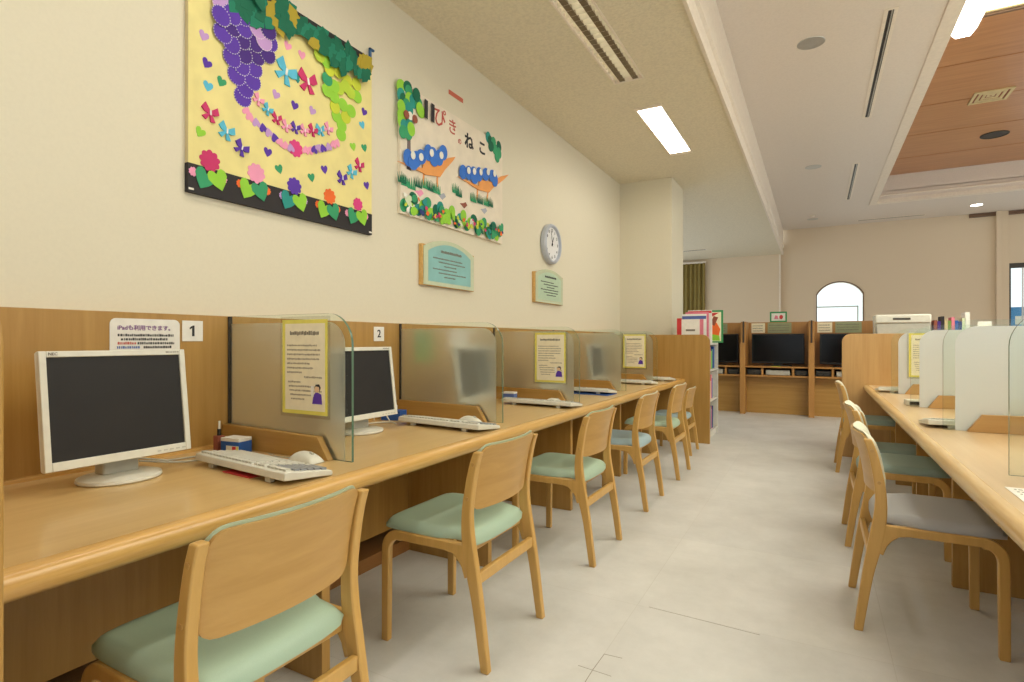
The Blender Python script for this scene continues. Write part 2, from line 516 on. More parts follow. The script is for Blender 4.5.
# offsets (along, up[, colour[, size]]) of the paper shapes on the two boards, metres
BOARD= {'hearts':[(0.062,0.628,'lilac'),(0.074,0.524,'violet'),(0.08,0.435,'sky'),(0.136,0.476,'green'),(0.047,0.241,'lime'),(0.355,0.254,'violet'),(0.415,0.196,'green'),(0.598,0.205,'green'),(0.678,0.265,'violet'),(0.46,0.773,'pink'),(0.541,0.768,'pink'),(0.499,0.514,'violet'),(0.397,0.525,'lilac'),(0.602,0.527,'lilac'),(0.952,0.648,'violet'),(0.938,0.573,'sky'),(0.871,0.437,'lime'),(0.954,0.456,'green'),(0.971,0.258,'violet')],'chain':[(0.252,0.4,'pink'),(0.268,0.381,'pink'),(0.297,0.368,'lilac'),(0.331,0.356,'violet'),(0.359,0.345,'lilac'),(0.39,0.332,'violet'),(0.419,0.321,'pink'),(0.448,0.314,'pink'),(0.475,0.312,'lilac'),(0.561,0.328,'pink'),(0.587,0.336,'pink'),(0.611,0.346,'violet'),(0.638,0.362,'lilac'),(0.664,0.368,'violet'),(0.699,0.386,'lilac'),(0.73,0.408,'pink'),(0.754,0.423,'pink')],'bows':[(0.086,0.332,'crimson',0.075),(0.157,0.282,'sky',0.075),(0.225,0.234,'violet',0.07),(0.448,0.65,'sky',0.12),(0.572,0.656,'crimson',0.115),(0.306,0.469,'pink',0.055),(0.352,0.444,'sky',0.055),(0.399,0.42,'crimson',0.055),(0.45,0.403,'pink',0.055),(0.501,0.412,'violet',0.055),(0.552,0.417,'pink',0.055),(0.602,0.434,'crimson',0.06),(0.65,0.451,'sky',0.06),(0.699,0.475,'pink',0.06),(0.913,0.353,'crimson',0.07),(0.858,0.303,'sky',0.07),(0.791,0.253,'violet',0.07)],'flowers':[(0.087,0.141,'crimson',0.045),(0.297,0.146,'pink',0.045),(0.497,0.14,'violet',0.042),(0.711,0.141,'orange',0.04),(0.905,0.143,'magenta',0.036),(0.504,0.317,'magenta',0.042)],'clover':[(0.062,0.048,'green'),(0.123,0.059,'lime'),(0.252,0.052,'lime'),(0.318,0.059,'green'),(0.458,0.05,'teal'),(0.531,0.057,'lime'),(0.668,0.05,'lime'),(0.735,0.054,'green'),(0.865,0.057,'green'),(0.935,0.065,'lime')],'dots':[(0.02,0.08,'pink'),(0.144,0.083,'pink'),(0.221,0.083,'orange'),(0.352,0.083,'orange'),(0.432,0.081,'lilac'),(0.556,0.085,'lilac'),(0.638,0.085,'orange'),(0.764,0.088,'orange'),(0.832,0.083,'pink'),(0.965,0.091,'pink')],'grapes':[(0.127,0.738,'violet'),(0.176,0.767,'violet'),(0.224,0.788,'violet'),(0.35,0.789,'plum'),(0.13,0.789,'lilac'),(0.183,0.808,'violet'),(0.297,0.77,'lilac'),(0.329,0.733,'lilac'),(0.232,0.741,'violet'),(0.18,0.722,'plum'),(0.137,0.675,'violet'),(0.176,0.65,'violet'),(0.224,0.69,'plum'),(0.285,0.705,'plum'),(0.362,0.745,'violet'),(0.35,0.686,'plum'),(0.18,0.595,'violet'),(0.235,0.634,'plum'),(0.297,0.655,'plum'),(0.224,0.581,'violet'),(0.285,0.597,'violet'),(0.202,0.531,'violet'),(0.278,0.539,'violet'),(0.243,0.494,'violet'),(0.232,0.452,'violet')],'greengrapes':[(0.63,0.841,'yellowgreen'),(0.637,0.809,'yellowgreen'),(0.682,0.799,'lime'),(0.701,0.767,'yellow'),(0.762,0.782,'yellow'),(0.688,0.715,'green'),(0.688,0.66,'lime'),(0.735,0.699,'lime'),(0.735,0.647,'lime'),(0.769,0.702,'yellowgreen'),(0.811,0.729,'yellowgreen'),(0.826,0.762,'yellow'),(0.847,0.712,'yellowgreen'),(0.891,0.772,'yellow'),(0.896,0.709,'lime'),(0.742,0.598,'yellow'),(0.797,0.629,'lime'),(0.854,0.618,'lime'),(0.755,0.557,'lime'),(0.818,0.574,'yellow'),(0.79,0.522,'lime'),(0.787,0.474,'lime')],'leaves':[(0.194,0.827,'teal'),(0.22,0.817,'dgreen'),(0.251,0.829,'dgreen'),(0.274,0.821,'dgreen'),(0.297,0.808,'teal'),(0.258,0.861,'dgreen'),(0.313,0.862,'teal'),(0.329,0.842,'dgreen'),(0.362,0.838,'teal'),(0.395,0.84,'ochre'),(0.37,0.892,'ochre'),(0.395,0.876,'ochre'),(0.43,0.887,'dgreen'),(0.447,0.932,'teal'),(0.443,0.853,'dgreen'),(0.413,0.929,'dgreen'),(0.435,0.867,'dgreen'),(0.457,0.85,'dgreen'),(0.485,0.907,'ochre'),(0.526,0.894,'dgreen'),(0.562,0.887,'teal'),(0.587,0.875,'dgreen'),(0.611,0.852,'ochre'),(0.637,0.909,'teal'),(0.649,0.885,'dgreen'),(0.669,0.849,'dgreen'),(0.695,0.886,'dgreen'),(0.715,0.854,'teal'),(0.735,0.822,'dgreen'),(0.755,0.894,'dgreen'),(0.776,0.861,'teal'),(0.783,0.812,'dgreen'),(0.818,0.901,'dgreen'),(0.826,0.852,'teal'),(0.854,0.886,'dgreen'),(0.876,0.853,'dgreen'),(0.914,0.901,'ochre'),(0.906,0.844,'teal'),(0.944,0.882,'ochre'),(0.937,0.84,'dgreen'),(0.968,0.903,'ochre')],'tag':[(0.991,0.997),(0.991,0.947)]}
POSTER= {'tree':[(0.002,0.741,'lime'),(0.062,0.757,'dgreen'),(0.074,0.731,'green'),(0.002,0.687,'teal'),(0.026,0.665,'dgreen'),(0.074,0.692,'lime'),(0.112,0.69,'teal'),(0.05,0.643,'green'),(0.002,0.618,'lime'),(0.074,0.629,'teal'),(0.162,0.693,'green'),(0.188,0.654,'lime'),(0.002,0.571,'lime'),(0.002,0.533,'lime'),(0.026,0.51,'teal'),(0.074,0.534,'teal'),(0.014,0.475,'green'),(0.062,0.483,'green'),(0.087,0.515,'lime'),(0.137,0.739,'dgreen'),(0.169,0.663,'lime')],'leaves':[(0.987,0.758,'teal'),(1.015,0.737,'dgreen'),(1.063,0.743,'green'),(1.083,0.699,'green'),(1.143,0.737,'dgreen'),(1.143,0.687,'green'),(1.025,0.701,'dgreen'),(1.113,0.648,'green')],'nest':[(0.074,0.589,'white'),(0.118,0.585,'brown'),(0.038,0.584,'brown')],'title':[(0.251,0.677),(0.386,0.683),(0.527,0.671),(0.613,0.606),(0.728,0.637),(0.903,0.645)],'boat1':[(-0.038,0.289),(0.194,0.311),(0.21,0.365),(0.36,0.402),(0.484,0.459),(0.55,0.484),(0.521,0.449),(0.43,0.365),(0.377,0.304),(0.334,0.298),(0.226,0.279),(0.202,0.283)],'legs1':[(0.218,0.312),(0.214,0.232),(0.356,0.35),(0.356,0.257)],'boat2':[(0.578,0.361),(0.844,0.361),(0.855,0.41),(1.024,0.435),(1.169,0.515),(1.284,0.558),(1.194,0.49),(1.048,0.399),(0.989,0.349),(0.844,0.332)],'legs2':[(0.839,0.366),(0.833,0.283),(0.989,0.391),(0.966,0.296)],'blue1':[(0.055,0.345),(0.131,0.357),(0.178,0.385),(0.25,0.432),(0.291,0.434),(0.36,0.433),(0.403,0.477),(0.1,0.329),(0.308,0.408)],'blue2':[(0.637,0.415),(0.707,0.428),(0.769,0.439),(0.844,0.454),(0.932,0.477),(1.024,0.489),(1.06,0.468),(0.78,0.414)],'white':[(0.093,0.37),(0.17,0.383),(0.275,0.439),(0.377,0.454),(0.697,0.442),(0.769,0.456),(0.855,0.474),(0.955,0.501),(1.048,0.514)],'grass':[(0.041,0.198,'green'),(0.1,0.193,'green'),(0.012,0.209,'dgreen'),(0.162,0.219,'dgreen'),(0.242,0.229,'green'),(0.291,0.226,'dgreen'),(0.351,0.225,'green'),(0.559,0.275,'green'),(0.598,0.262,'dgreen'),(0.78,0.266,'green'),(0.866,0.273,'dgreen'),(0.955,0.276,'green'),(1.012,0.282,'dgreen')],'small':[(0.178,0.153,'pink'),(0.412,0.187,'grey'),(0.667,0.184,'brown'),(0.932,0.2,'grey')],'band':[(0.011,0.05,'yellow'),(0.044,0.062,'green'),(0.031,0.103,'white'),(0.05,0.083,'pale'),(0.069,0.023,'white'),(0.08,0.02,'dgreen'),(0.1,0.021,'lime'),(0.106,0.107,'green'),(0.112,0.01,'lime'),(0.13,0.106,'orange'),(0.149,0.037,'navy'),(0.17,0.018,'navy'),(0.184,0.054,'teal'),(0.203,0.105,'teal'),(0.204,0.067,'crimson'),(0.216,0.038,'orange'),(0.23,0.023,'green'),(0.242,0.042,'green'),(0.252,0.061,'lime'),(0.287,0.014,'crimson'),(0.296,0.036,'yellow'),(0.32,0.022,'green'),(0.306,0.036,'crimson'),(0.345,0.048,'orange'),(0.336,0.051,'crimson'),(0.381,0.088,'green'),(0.376,0.079,'orange'),(0.391,0.059,'green'),(0.393,0.041,'lime'),(0.421,0.046,'lime'),(0.454,0.019,'lime'),(0.447,0.089,'lime'),(0.457,0.044,'lime'),(0.505,0.021,'orange'),(0.508,0.083,'lime'),(0.538,0.072,'yellow'),(0.554,0.029,'navy'),(0.548,0.027,'navy'),(0.575,0.051,'lime'),(0.571,0.018,'lime'),(0.594,0.046,'pale'),(0.61,0.072,'orange'),(0.638,0.055,'lime'),(0.666,0.023,'yellow'),(0.653,0.047,'crimson'),(0.675,0.047,'yellow'),(0.706,0.046,'yellow'),(0.729,0.079,'white'),(0.723,0.092,'crimson'),(0.741,0.068,'crimson'),(0.777,0.055,'yellow'),(0.784,0.085,'yellow'),(0.831,0.084,'navy'),(0.818,0.036,'green'),(0.862,0.094,'lime'),(0.861,0.039,'dgreen'),(0.884,0.05,'crimson'),(0.92,0.098,'yellow'),(0.951,0.056,'dgreen'),(0.948,0.038,'teal'),(0.951,0.045,'dgreen'),(1.008,0.074,'dgreen'),(1.024,0.107,'dgreen'),(1.022,0.041,'green'),(1.036,0.083,'crimson'),(1.052,0.057,'green'),(1.075,0.083,'orange'),(1.112,0.06,'orange'),(1.131,0.077,'navy'),(1.14,0.107,'green')]}

# ------------------------------------------------------------------ the room
XW = -2.15          # left wall
ZL, ZR, ZC = 3.08, 3.63, 4.10     # low ceiling, high ceiling, coffer ceiling
YF = 14.0           # far wall
XR, YB = 7.0, -3.0  # unseen walls to the right and behind, opened for daylight

struct(MB().box(-4.0, XR+0.2, YB-0.2, 14.6, -0.12, 0.0).build('floor', 'floor'))
struct(MB().box(XW-0.15, XW, YB, 6.737, 0, ZL+0.3).build('wall_left', 'wall'))
struct(MB().box(XW-0.15, -1.51, 6.737, 7.37, 0, ZL+0.3).build('wall_column', 'wall', bevel=0.006))
struct(MB().box(-3.75, -3.6, 7.37, 8.0, 0, ZL+0.3).box(-3.75, -3.6, 13.6, YF, 0, ZL+0.3).box(-3.75, -3.6, 8.0, 13.6, 0, 0.5).box(-3.75, -3.6, 8.0, 13.6, 2.9, ZL+0.3).box(-3.75, -3.6, 10.6, 10.8, 0.5, 2.9).box(-3.75, XW-0.15, 7.22, 7.37, 0, ZL+0.3).build('wall_recess', 'wall'))  # unseen recess wall; openings added to bring daylight to the far end

# far wall with an arched opening and a tall window on the right
def far_wall():
    b = MB()
    ax0, ax1, zs, zt = 0.02, 0.88, 2.13, 2.40     # arch: jambs, springing, crown
    z_sill = 0.95
    # segmental arch through springing and crown
    hw, rise = (ax1-ax0)/2, zt-zs
    r = (hw*hw + rise*rise)/(2*rise)
    cx, cz = (ax0+ax1)/2, zt-r
    a = math.degrees(math.asin(hw/r))
    curve = [(cx + r*sin(R(t)), cz + r*cos(R(t))) for t in [-a + 2*a*k/16 for k in range(17)]]
    x0, x1 = -0.72, 3.27
    b.box(x0, ax0, YF, YF+0.16, 0, ZC+0.2)
    b.box(ax1, x1, YF, YF+0.16, 0, ZC+0.2)
    b.box(ax0, ax1, YF, YF+0.16, 0, z_sill)
    b.prism([(ax0, zs)] + curve[1:-1] + [(ax1, zs), (ax1, ZC+0.2), (ax0, ZC+0.2)], 'y', YF, YF+0.16)
    # right of the pilaster: window from sill to 2.62
    b.box(x1, 5.2, YF, YF+0.16, 2.62, ZC+0.2).box(x1, 5.2, YF, YF+0.16, 0, 0.9).box(5.2, XR+0.2, YF, YF+0.16, 0, ZC+0.2)
    struct(b.build('wall_far', 'wall_tan'))
    # thin dark surround of the arch
    t = 0.018
    inner = [(ax0, z_sill)] + [(ax0, zs)] + curve[1:-1] + [(ax1, zs), (ax1, z_sill)]
    rim = MB()
    outer = [(p[0] + (p[0]-cx)/hw*t, p[1] + (t if 0 < i < len(inner)-1 else 0)) for i, p in enumerate(inner)]
    for i in range(len(inner)-1):
        q = [inner[i], inner[i+1], outer[i+1], outer[i]]
        rim.prism(q, 'y', YF-0.012, YF+0.02)
    fr = struct(rim.build('window_1', 'brown_frame'))
    g = MB().prism([(ax0, z_sill), (ax0, zs)] + curve[1:-1] + [(ax1, zs), (ax1, z_sill)], 'y', YF+0.10, YF+0.106)
    g.build('window_pane', 'glass', fr)
    MB().box(ax0, ax1-0.08, YF+0.11, YF+0.14, 1.86, 1.885).box(ax1-0.10, ax1-0.075, YF+0.11, YF+0.14, z_sill, 1.885).build('window_bar', 'metal', fr)
    w = MB().box(3.27, 5.2, YF+0.02, YF+0.10, 2.53, 2.62).box(3.27, 3.30, YF+0.02, YF+0.10, 0.9, 2.53).box(5.16, 5.2, YF+0.02, YF+0.10, 0.9, 2.53).box(3.27, 5.2, YF+0.02, YF+0.10, 0.9, 0.94)
    w = struct(w.build('window_2', 'dark'))
    MB().box(3.30, 5.16, YF+0.055, YF+0.061, 0.94, 2.53).build('window_pane', 'glass', w)
    MB().box(3.47, 3.49, YF+0.04, YF+0.08, 0.94, 2.53).box(4.3, 4.34, YF+0.04, YF+0.08, 0.94, 2.53).build('window_bar', 'metal', w)

M['brown_frame'] = flat('brown_window_frame', rgb(112, 84, 62), 0.5)
far_wall()
struct(MB().box(-3.75, -0.72, YF-0.10, YF+0.16, 0, ZL+0.3).build('wall_far_left', 'wall_tan'))
struct(MB().box(-0.735, -0.70, YF-0.115, YF-0.09, 0, ZL).build('trim_1', 'trim'))
struct(MB().box(3.06, 3.14, YF-0.10, YF, 0, ZR).box(3.14, 3.25, YF-0.05, YF, 0, ZR).build('wall_pilaster', 'wall_tan', bevel=0.004))
struct(MB().box(2.66, 3.06, YF-0.05, YF, ZR-0.075, ZR-0.005).box(3.25, 5.0, YF-0.05, YF, ZR-0.075, ZR-0.005).build('trim_2', 'brown_frame'))

# walls out of view, their window openings shaped to let daylight in
b = MB()
for y0, y1 in ((YB, -1.6), (1.4, 1.9), (4.9, 5.4), (8.6, 8.8), (12.0, 12.2), (YF-0.1, YF+0.16)):
    b.box(XR, XR+0.2, y0, y1, 0, ZC+0.2)
b.box(XR, XR+0.2, YB, YF+0.16, 0, 0.7).box(XR, XR+0.2, YB, YF+0.16, 3.45, ZC+0.2)
struct(b.build('wall_right', 'wall'))
b = MB()
for x0, x1 in ((XW-0.15, -1.6), (1.2, 1.6), (4.2, 4.6), (6.6, XR+0.2)):
    b.box(x0, x1, YB-0.2, YB, 0, ZC+0.2)
b.box(XW-0.15, XR+0.2, YB-0.2, YB, 0, 0.5).box(XW-0.15, XR+0.2, YB-0.2, YB, 2.7, ZC+0.2)
struct(b.build('wall_back', 'wall'))

# low ceiling on the left, with openings for the row of recessed lights
LX0, LX1 = -1.348, -1.120
LIGHTS = [(-0.95, 0.40), (0.90, 2.25), (2.75, 4.09), (4.60, 5.95)]  # first two fixtures are added out of view to light the room
b = MB()
b.box(XW-0.15, LX0, YB, 7.37, ZL, ZL+0.25).box(LX1, -0.67, YB, 7.37, ZL, ZL+0.25)
ys = [YB] + [y for l in LIGHTS for y in l] + [7.37]
for k in range(0, len(ys), 2):
    b.box(LX0, LX1, ys[k], ys[k+1], ZL, ZL+0.25)
b.box(-3.75, -0.67, 7.37, YF, ZL, ZL+0.25)
struct(b.build('ceiling', 'ceil'))
# stepped moulding between the two ceilings
prof = [(-0.67, ZL-0.02), (-0.648, ZL-0.02), (-0.640, ZL+0.0), (-0.640, ZL+0.05), (-0.655, ZL+0.065), (-0.655, ZL+0.13), (-0.635, ZL+0.145),
        (-0.635, ZL+0.20), (-0.648, ZL+0.215), (-0.648, ZR+0.1), (-0.67, ZR+0.1)]
struct(MB().prism(prof, 'y', YB, YF-0.10).build('trim_3', 'trim', smooth=20))

# high ceiling with the timber coffer
CX0, CX1, CY0, CY1 = 0.967, 5.6, 0.6, 12.04
b = MB()
b.box(-0.67, CX0, YB, YF, ZR, ZR+0.2).box(CX1, XR+0.2, YB, YF, ZR, ZR+0.2)
b.box(CX0, CX1, YB, CY0, ZR, ZR+0.2).box(CX0, CX1, CY1, YF, ZR, ZR+0.2)
struct(b.build('ceiling_right', 'ceil_r'))
b = MB()
b.box(CX0-0.03, CX0, CY0, CY1, ZR+0.19, ZC+0.2).box(CX1, CX1+0.03, CY0, CY1, ZR+0.19, ZC+0.2)
b.box(CX0-0.03, CX1+0.03, CY1, CY1+0.03, ZR+0.19, ZC+0.2).box(CX0-0.03, CX1+0.03, CY0-0.03, CY0, ZR+0.19, ZC+0.2)
struct(b.build('ceiling_coffer_sides', 'ceil_r'))
b = MB()     # lip round the recess
for (x0, x1, y0, y1) in ((CX0-0.11, CX0+0.004, CY0-0.11, CY1+0.11), (CX1-0.004, CX1+0.11, CY0-0.11, CY1+0.11)):
    b.box(x0, x1, y0, y1, ZR-0.012, ZR+0.06)
b.box(CX0, CX1, CY1-0.004, CY1+0.11, ZR-0.012, ZR+0.06).box(CX0, CX1, CY0-0.11, CY0+0.004, ZR-0.012, ZR+0.06)
b.box(CX0, CX1, CY1-0.02, CY1+0.01, ZR+0.11, ZR+0.135)
struct(b.build('trim_4', 'trim', bevel=0.004))
# timber boards, each row 1.1 m deep with an open joint
PYE = 6.53      # the boards stop here and the glowing panels begin
PY = [PYE, 7.55, 8.68, 9.84, 11.0, 12.04]
b = MB()
for a, c in zip(PY[:-1], PY[1:]):
    b.box(CX0, CX1, a+0.010, c-0.010, ZC, ZC+0.05)
b.box(CX0, CX1, PY[0], CY1, ZC+0.03, ZC+0.08)
struct(b.build('ceiling_coffer', 'coffer'))
struct(MB().box(CX0, CX1, PYE-0.03, PYE, ZC-0.02, ZC+0.3).build('trim_5', 'brown_frame'))
struct(MB().box(CX0, CX1, CY0, PYE-0.03, ZC+0.24, ZC+0.30).build('ceiling_coffer_front', 'ceil_r'))
cl = thing('luminous_ceiling', 'glowing pale yellow ceiling panel beyond the timber boards', 'ceiling light', ((CX0+CX1)/2, (CY0+PYE-0.03)/2, ZC))
cx, cy = cl.location.x, cl.location.y
b = MB()
for i in range(4):
    for j in range(5):
        x0, x1 = CX0 + (CX1-CX0)*i/4, CX0 + (CX1-CX0)*(i+1)/4
        y0, y1 = CY0 + (PYE-0.03-CY0)*j/5, CY0 + (PYE-0.03-CY0)*(j+1)/5
        MB().box(x0+0.03-cx, x1-0.03-cx, y0+0.03-cy, y1-0.03-cy, 0.012, 0.03).build('diffuser', 'coffer_lamp', cl)
b = MB()
for i in range(5):
    x = CX0 + (CX1-CX0)*i/4 - cx
    b.box(max(x-0.03, CX0-cx), min(x+0.03, CX1-cx), CY0-cy, PYE-0.03-cy, 0.0, 0.04)
for j in range(6):
    y = CY0 + (PYE-0.03-CY0)*j/5 - cy
    b.box(CX0-cx, CX1-cx, max(y-0.03, CY0-cy), min(y+0.03, PYE-0.03-cy), 0.001, 0.039)
b.build('grid_frame', 'p_sand', cl)

# a hairline break in the floor slab
b = MB()
for p, q in (((-0.665, 1.71), (-0.667, 1.79)), ((-0.667, 1.79), (-0.664, 1.90)), ((-0.664, 1.90), (-0.60, 1.905)), ((-0.72, 1.79), (-0.60, 1.785)), ((-0.617, 2.327), (-0.40, 2.318)), ((-0.40, 2.318), (-0.187, 2.308))):
    d = Vector((q[0]-p[0], q[1]-p[1], 0)).normalized()
    n = Vector((-d.y, d.x, 0)) * 0.0010
    b.prism([(p[0]+n.x, p[1]+n.y), (q[0]+n.x, q[1]+n.y), (q[0]-n.x, q[1]-n.y), (p[0]-n.x, p[1]-n.y)], 'z', 0.0, 0.0006)
o = b.build('floor_crack', 'seam', kind='structure')

# curtain in the far recess
t = thing('curtain', 'olive green pleated curtain hanging in the far left recess', 'curtain', (-2.6, YF-0.17, 0))
n = 60
def fold(i, s):
    u = i/(n-1)
    return (-0.42 + 0.70*u, 0.035*sin(u*2*pi*7) + 0.01*sin(u*31) + s, 0)
b = MB()
b.grid(n, 2, lambda i, j: (fold(i, -0.004)[0], fold(i, -0.004)[1], 0.05 + j*2.93), 0, lambda i, j: (fold(i, 0.004)[0], fold(i, 0.004)[1], 0.05 + j*2.93))
b.build('cloth', 'curtain', t, smooth=80)
MB().box(-0.46, 0.30, -0.03, 0.03, 2.98, 3.02).build('rail', 'trim', t)

# ------------------------------------------------------------------ ceiling fittings
def louver_light(y0, y1, lit, label):
    t = thing('ceiling_light', label, 'ceiling light', ((LX0+LX1)/2, (y0+y1)/2, ZL), group='recessed lights in the low ceiling')
    w, l = (LX1-LX0)/2, (y1-y0)/2
    f = MB()
    e = 0.012
    for (a, c, d, g) in ((-w, -w+e, -l, l), (w-e, w, -l, l), (-w+e, w-e, -l, -l+e), (-w+e, w-e, l-e, l)):
        f.box(a, c, d, g, -0.006, 0.12)
    f.build('frame', 'trim', t)
    MB().box(-w+e, w-e, -l+e, l-e, 0.10, 0.12).build('housing', 'louver', t)
    if lit:
        MB().box(-w+e+0.002, w-e-0.002, -l+0.06, l-0.06, 0.004, 0.012).build('diffuser', 'lamp', t)
        for s in (-1, 1):
            MB().box(-w+e, w-e, s*(l-0.036)-0.024, s*(l-0.036)+0.024, -0.003, 0.02).build('end_cap', 'trim', t)
    else:
        b = MB()
        k = 22
        for i in range(1, k):
            y = -l + 2*l*i/k
            b.box(-w+e, w-e, y-0.002, y+0.002, 0.0, 0.045)
        b.build('louvre_blades', 'louver', t)
        for x in (-0.048, 0.052):
            MB().prism([(x-0.02, 0.0), (x+0.02, 0.0), (x+0.006, 0.05), (x-0.006, 0.05)], 'y', -l+e, l-e).build('reflector', 'brown_reflector', t)
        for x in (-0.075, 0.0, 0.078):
            MB().tube([(x, -l+0.05, 0.075), (x, l-0.05, 0.075)], 0.012, 10).build('tube', 'tube_soft', t)  # tubes given a soft glow to brighten the louvre cells
    return t

louver_light(*LIGHTS[0], True, 'added lit ceiling light, out of view, at the near end of the row')
louver_light(*LIGHTS[1], True, 'added lit ceiling light, out of view, before the louvred one')
louver_light(*LIGHTS[2], False, 'dimly lit louvred ceiling light with metal blades above the bulletin boards')
louver_light(*LIGHTS[3], True, 'bright white lit ceiling light beyond the louvred one')

t = thing('tube_light', 'bright white batten light along the edge of the timber coffer', 'ceiling light', (1.10, 4.6, 3.72))
MB().box(-0.10, 0.10, -1.43, 1.43, 0.05, 0.09).build('body', 'trim', t, bevel=0.004)
MB().prism([(-0.09, 0.05), (-0.05, 0.0), (0.05, 0.0), (0.09, 0.05)], 'y', -1.42, 1.42).build('diffuser', 'lamp_cool', t)
MB().tube([(0, -1.0, 0.09), (0, -1.0, 0.38)], 0.008).build('hanger', 'trim', t)
MB().tube([(0, 1.0, 0.09), (0, 1.0, 0.38)], 0.008).build('hanger', 'trim', t)

def downlight(x, y, r, label, lit=False):
    t = thing('downlight', label, 'ceiling light', (x, y, ZR), group='round downlights in the high ceiling')
    MB().lathe([(r*0.80, -0.002), (r, -0.004), (r*1.02, 0.0), (r*0.82, 0.004)], seg=32).build('ring', 'metal' if not lit else 'trim', t)
    MB().lathe([(r*0.80, -0.003), (r*0.62, 0.0), (r*0.45, -0.001), (r*0.1, -0.006)], seg=24).build('lens', 'spot_lamp' if lit else 'metal', t)
    return t
downlight(-0.037, 5.31, 0.105, 'large round unlit downlight nearest the camera in the high ceiling')
downlight(-0.035, 9.11, 0.105, 'second round downlight further along the high ceiling')
downlight(-0.06, 13.0, 0.10, 'small far round downlight near the tan end wall')
downlight(2.60, 13.1, 0.11, 'small glowing downlight between coffer and end wall', True)
t = thing('smoke_detector', 'small round white detector beside the far downlight', 'smoke detector', (-0.06, 12.6, ZR))
MB().lathe([(0.05, -0.002), (0.05, -0.02), (0.03, -0.035), (0.004, -0.036)], seg=24).build('dome', 'trim', t)
MB().lathe([(0.06, 0.001), (0.06, -0.004), (0.045, -0.006)], seg=24).build('base', 'trim', t)

def slot(x, y0, y1, label):
    t = thing('slot_diffuser', label, 'air vent', (x, (y0+y1)/2, ZR), group='long air slots in the high ceiling')
    l = (y1-y0)/2
    f = MB()
    f.box(-0.045, -0.018, -l, l, -0.006, 0.004).box(0.020, 0.045, -l, l, -0.006, 0.004)
    f.box(-0.018, 0.020, -l, -l+0.02, -0.006, 0.004).box(-0.018, 0.020, l-0.02, l, -0.006, 0.004)
    f.build('frame', 'trim', t)
    MB().box(-0.018, 0.020, -l+0.02, l-0.02, -0.001, 0.002).build('gap', 'black', t)
    MB().box(0.004, 0.012, -l+0.02, l-0.02, -0.012, 0.0).build('blade', 'metal', t)
slot(0.50, 5.04, 7.38, 'long dark air slot between the two nearest downlights')
slot(0.50, 9.2, 11.5, 'shorter looking air slot further along the high ceiling')
t = thing('slot_diffuser', 'thin air slot across the ceiling close to the tan end wall', 'air vent', (1.33, 13.6, ZR))
MB().box(-0.58, 0.58, -0.045, 0.045, -0.005, 0.003).build('frame', 'trim', t)
MB().box(-0.56, 0.56, -0.012, 0.012, -0.007, 0.0).build('gap', 'dark', t)
t = thing('slot_diffuser', 'pale air slot in the low ceiling above the far recess', 'air vent', (-2.3, 12.4, ZL))
MB().box(-0.25, 0.25, -0.06, 0.06, -0.006, 0.003).build('frame', 'trim', t)
MB().box(-0.23, 0.23, -0.02, 0.02, -0.008, 0.0).build('gap', 'dark', t)

t = thing('ceiling_vent', 'square cream air grille set in the timber ceiling', 'air vent', (1.86, 8.70, ZC))
for k, s in enumerate((0.19, 0.135, 0.085, 0.04)):
    b = MB()
    h = 0.034 if k < 3 else 0.03
    for (x0, x1, y0, y1) in ((-s, -s+h, -s, s), (s-h, s, -s, s), (-s+h, s-h, -s, -s+h), (-s+h, s-h, s-h, s)):
        b.box(x0, x1, y0, y1, -0.016+0.004*k, 0.0)
    b.build('frame' if k == 0 else 'louvre_ring', 'p_sand', t, bevel=0.003)
MB().box(-0.17, 0.17, -0.17, 0.17, -0.003, 0.0).build('duct', 'p_brown', t)
t = thing('ceiling_speaker', 'black round speaker opening in the timber ceiling', 'speaker', (2.26, 10.37, ZC))
MB().lathe([(0.165, 0.0), (0.165, -0.01), (0.15, -0.012), (0.145, 0.0)], seg=36).build('ring', 'dark', t)
MB().lathe([(0.148, -0.002), (0.10, -0.004), (0.02, -0.005)], seg=36).build('grille', 'black', t)

# ------------------------------------------------------------------ the two long counters
DIV_L = [1.42, 2.47, 3.52, 4.57, 5.62]
DIV_R = [2.27, 3.30, 4.33, 5.36]

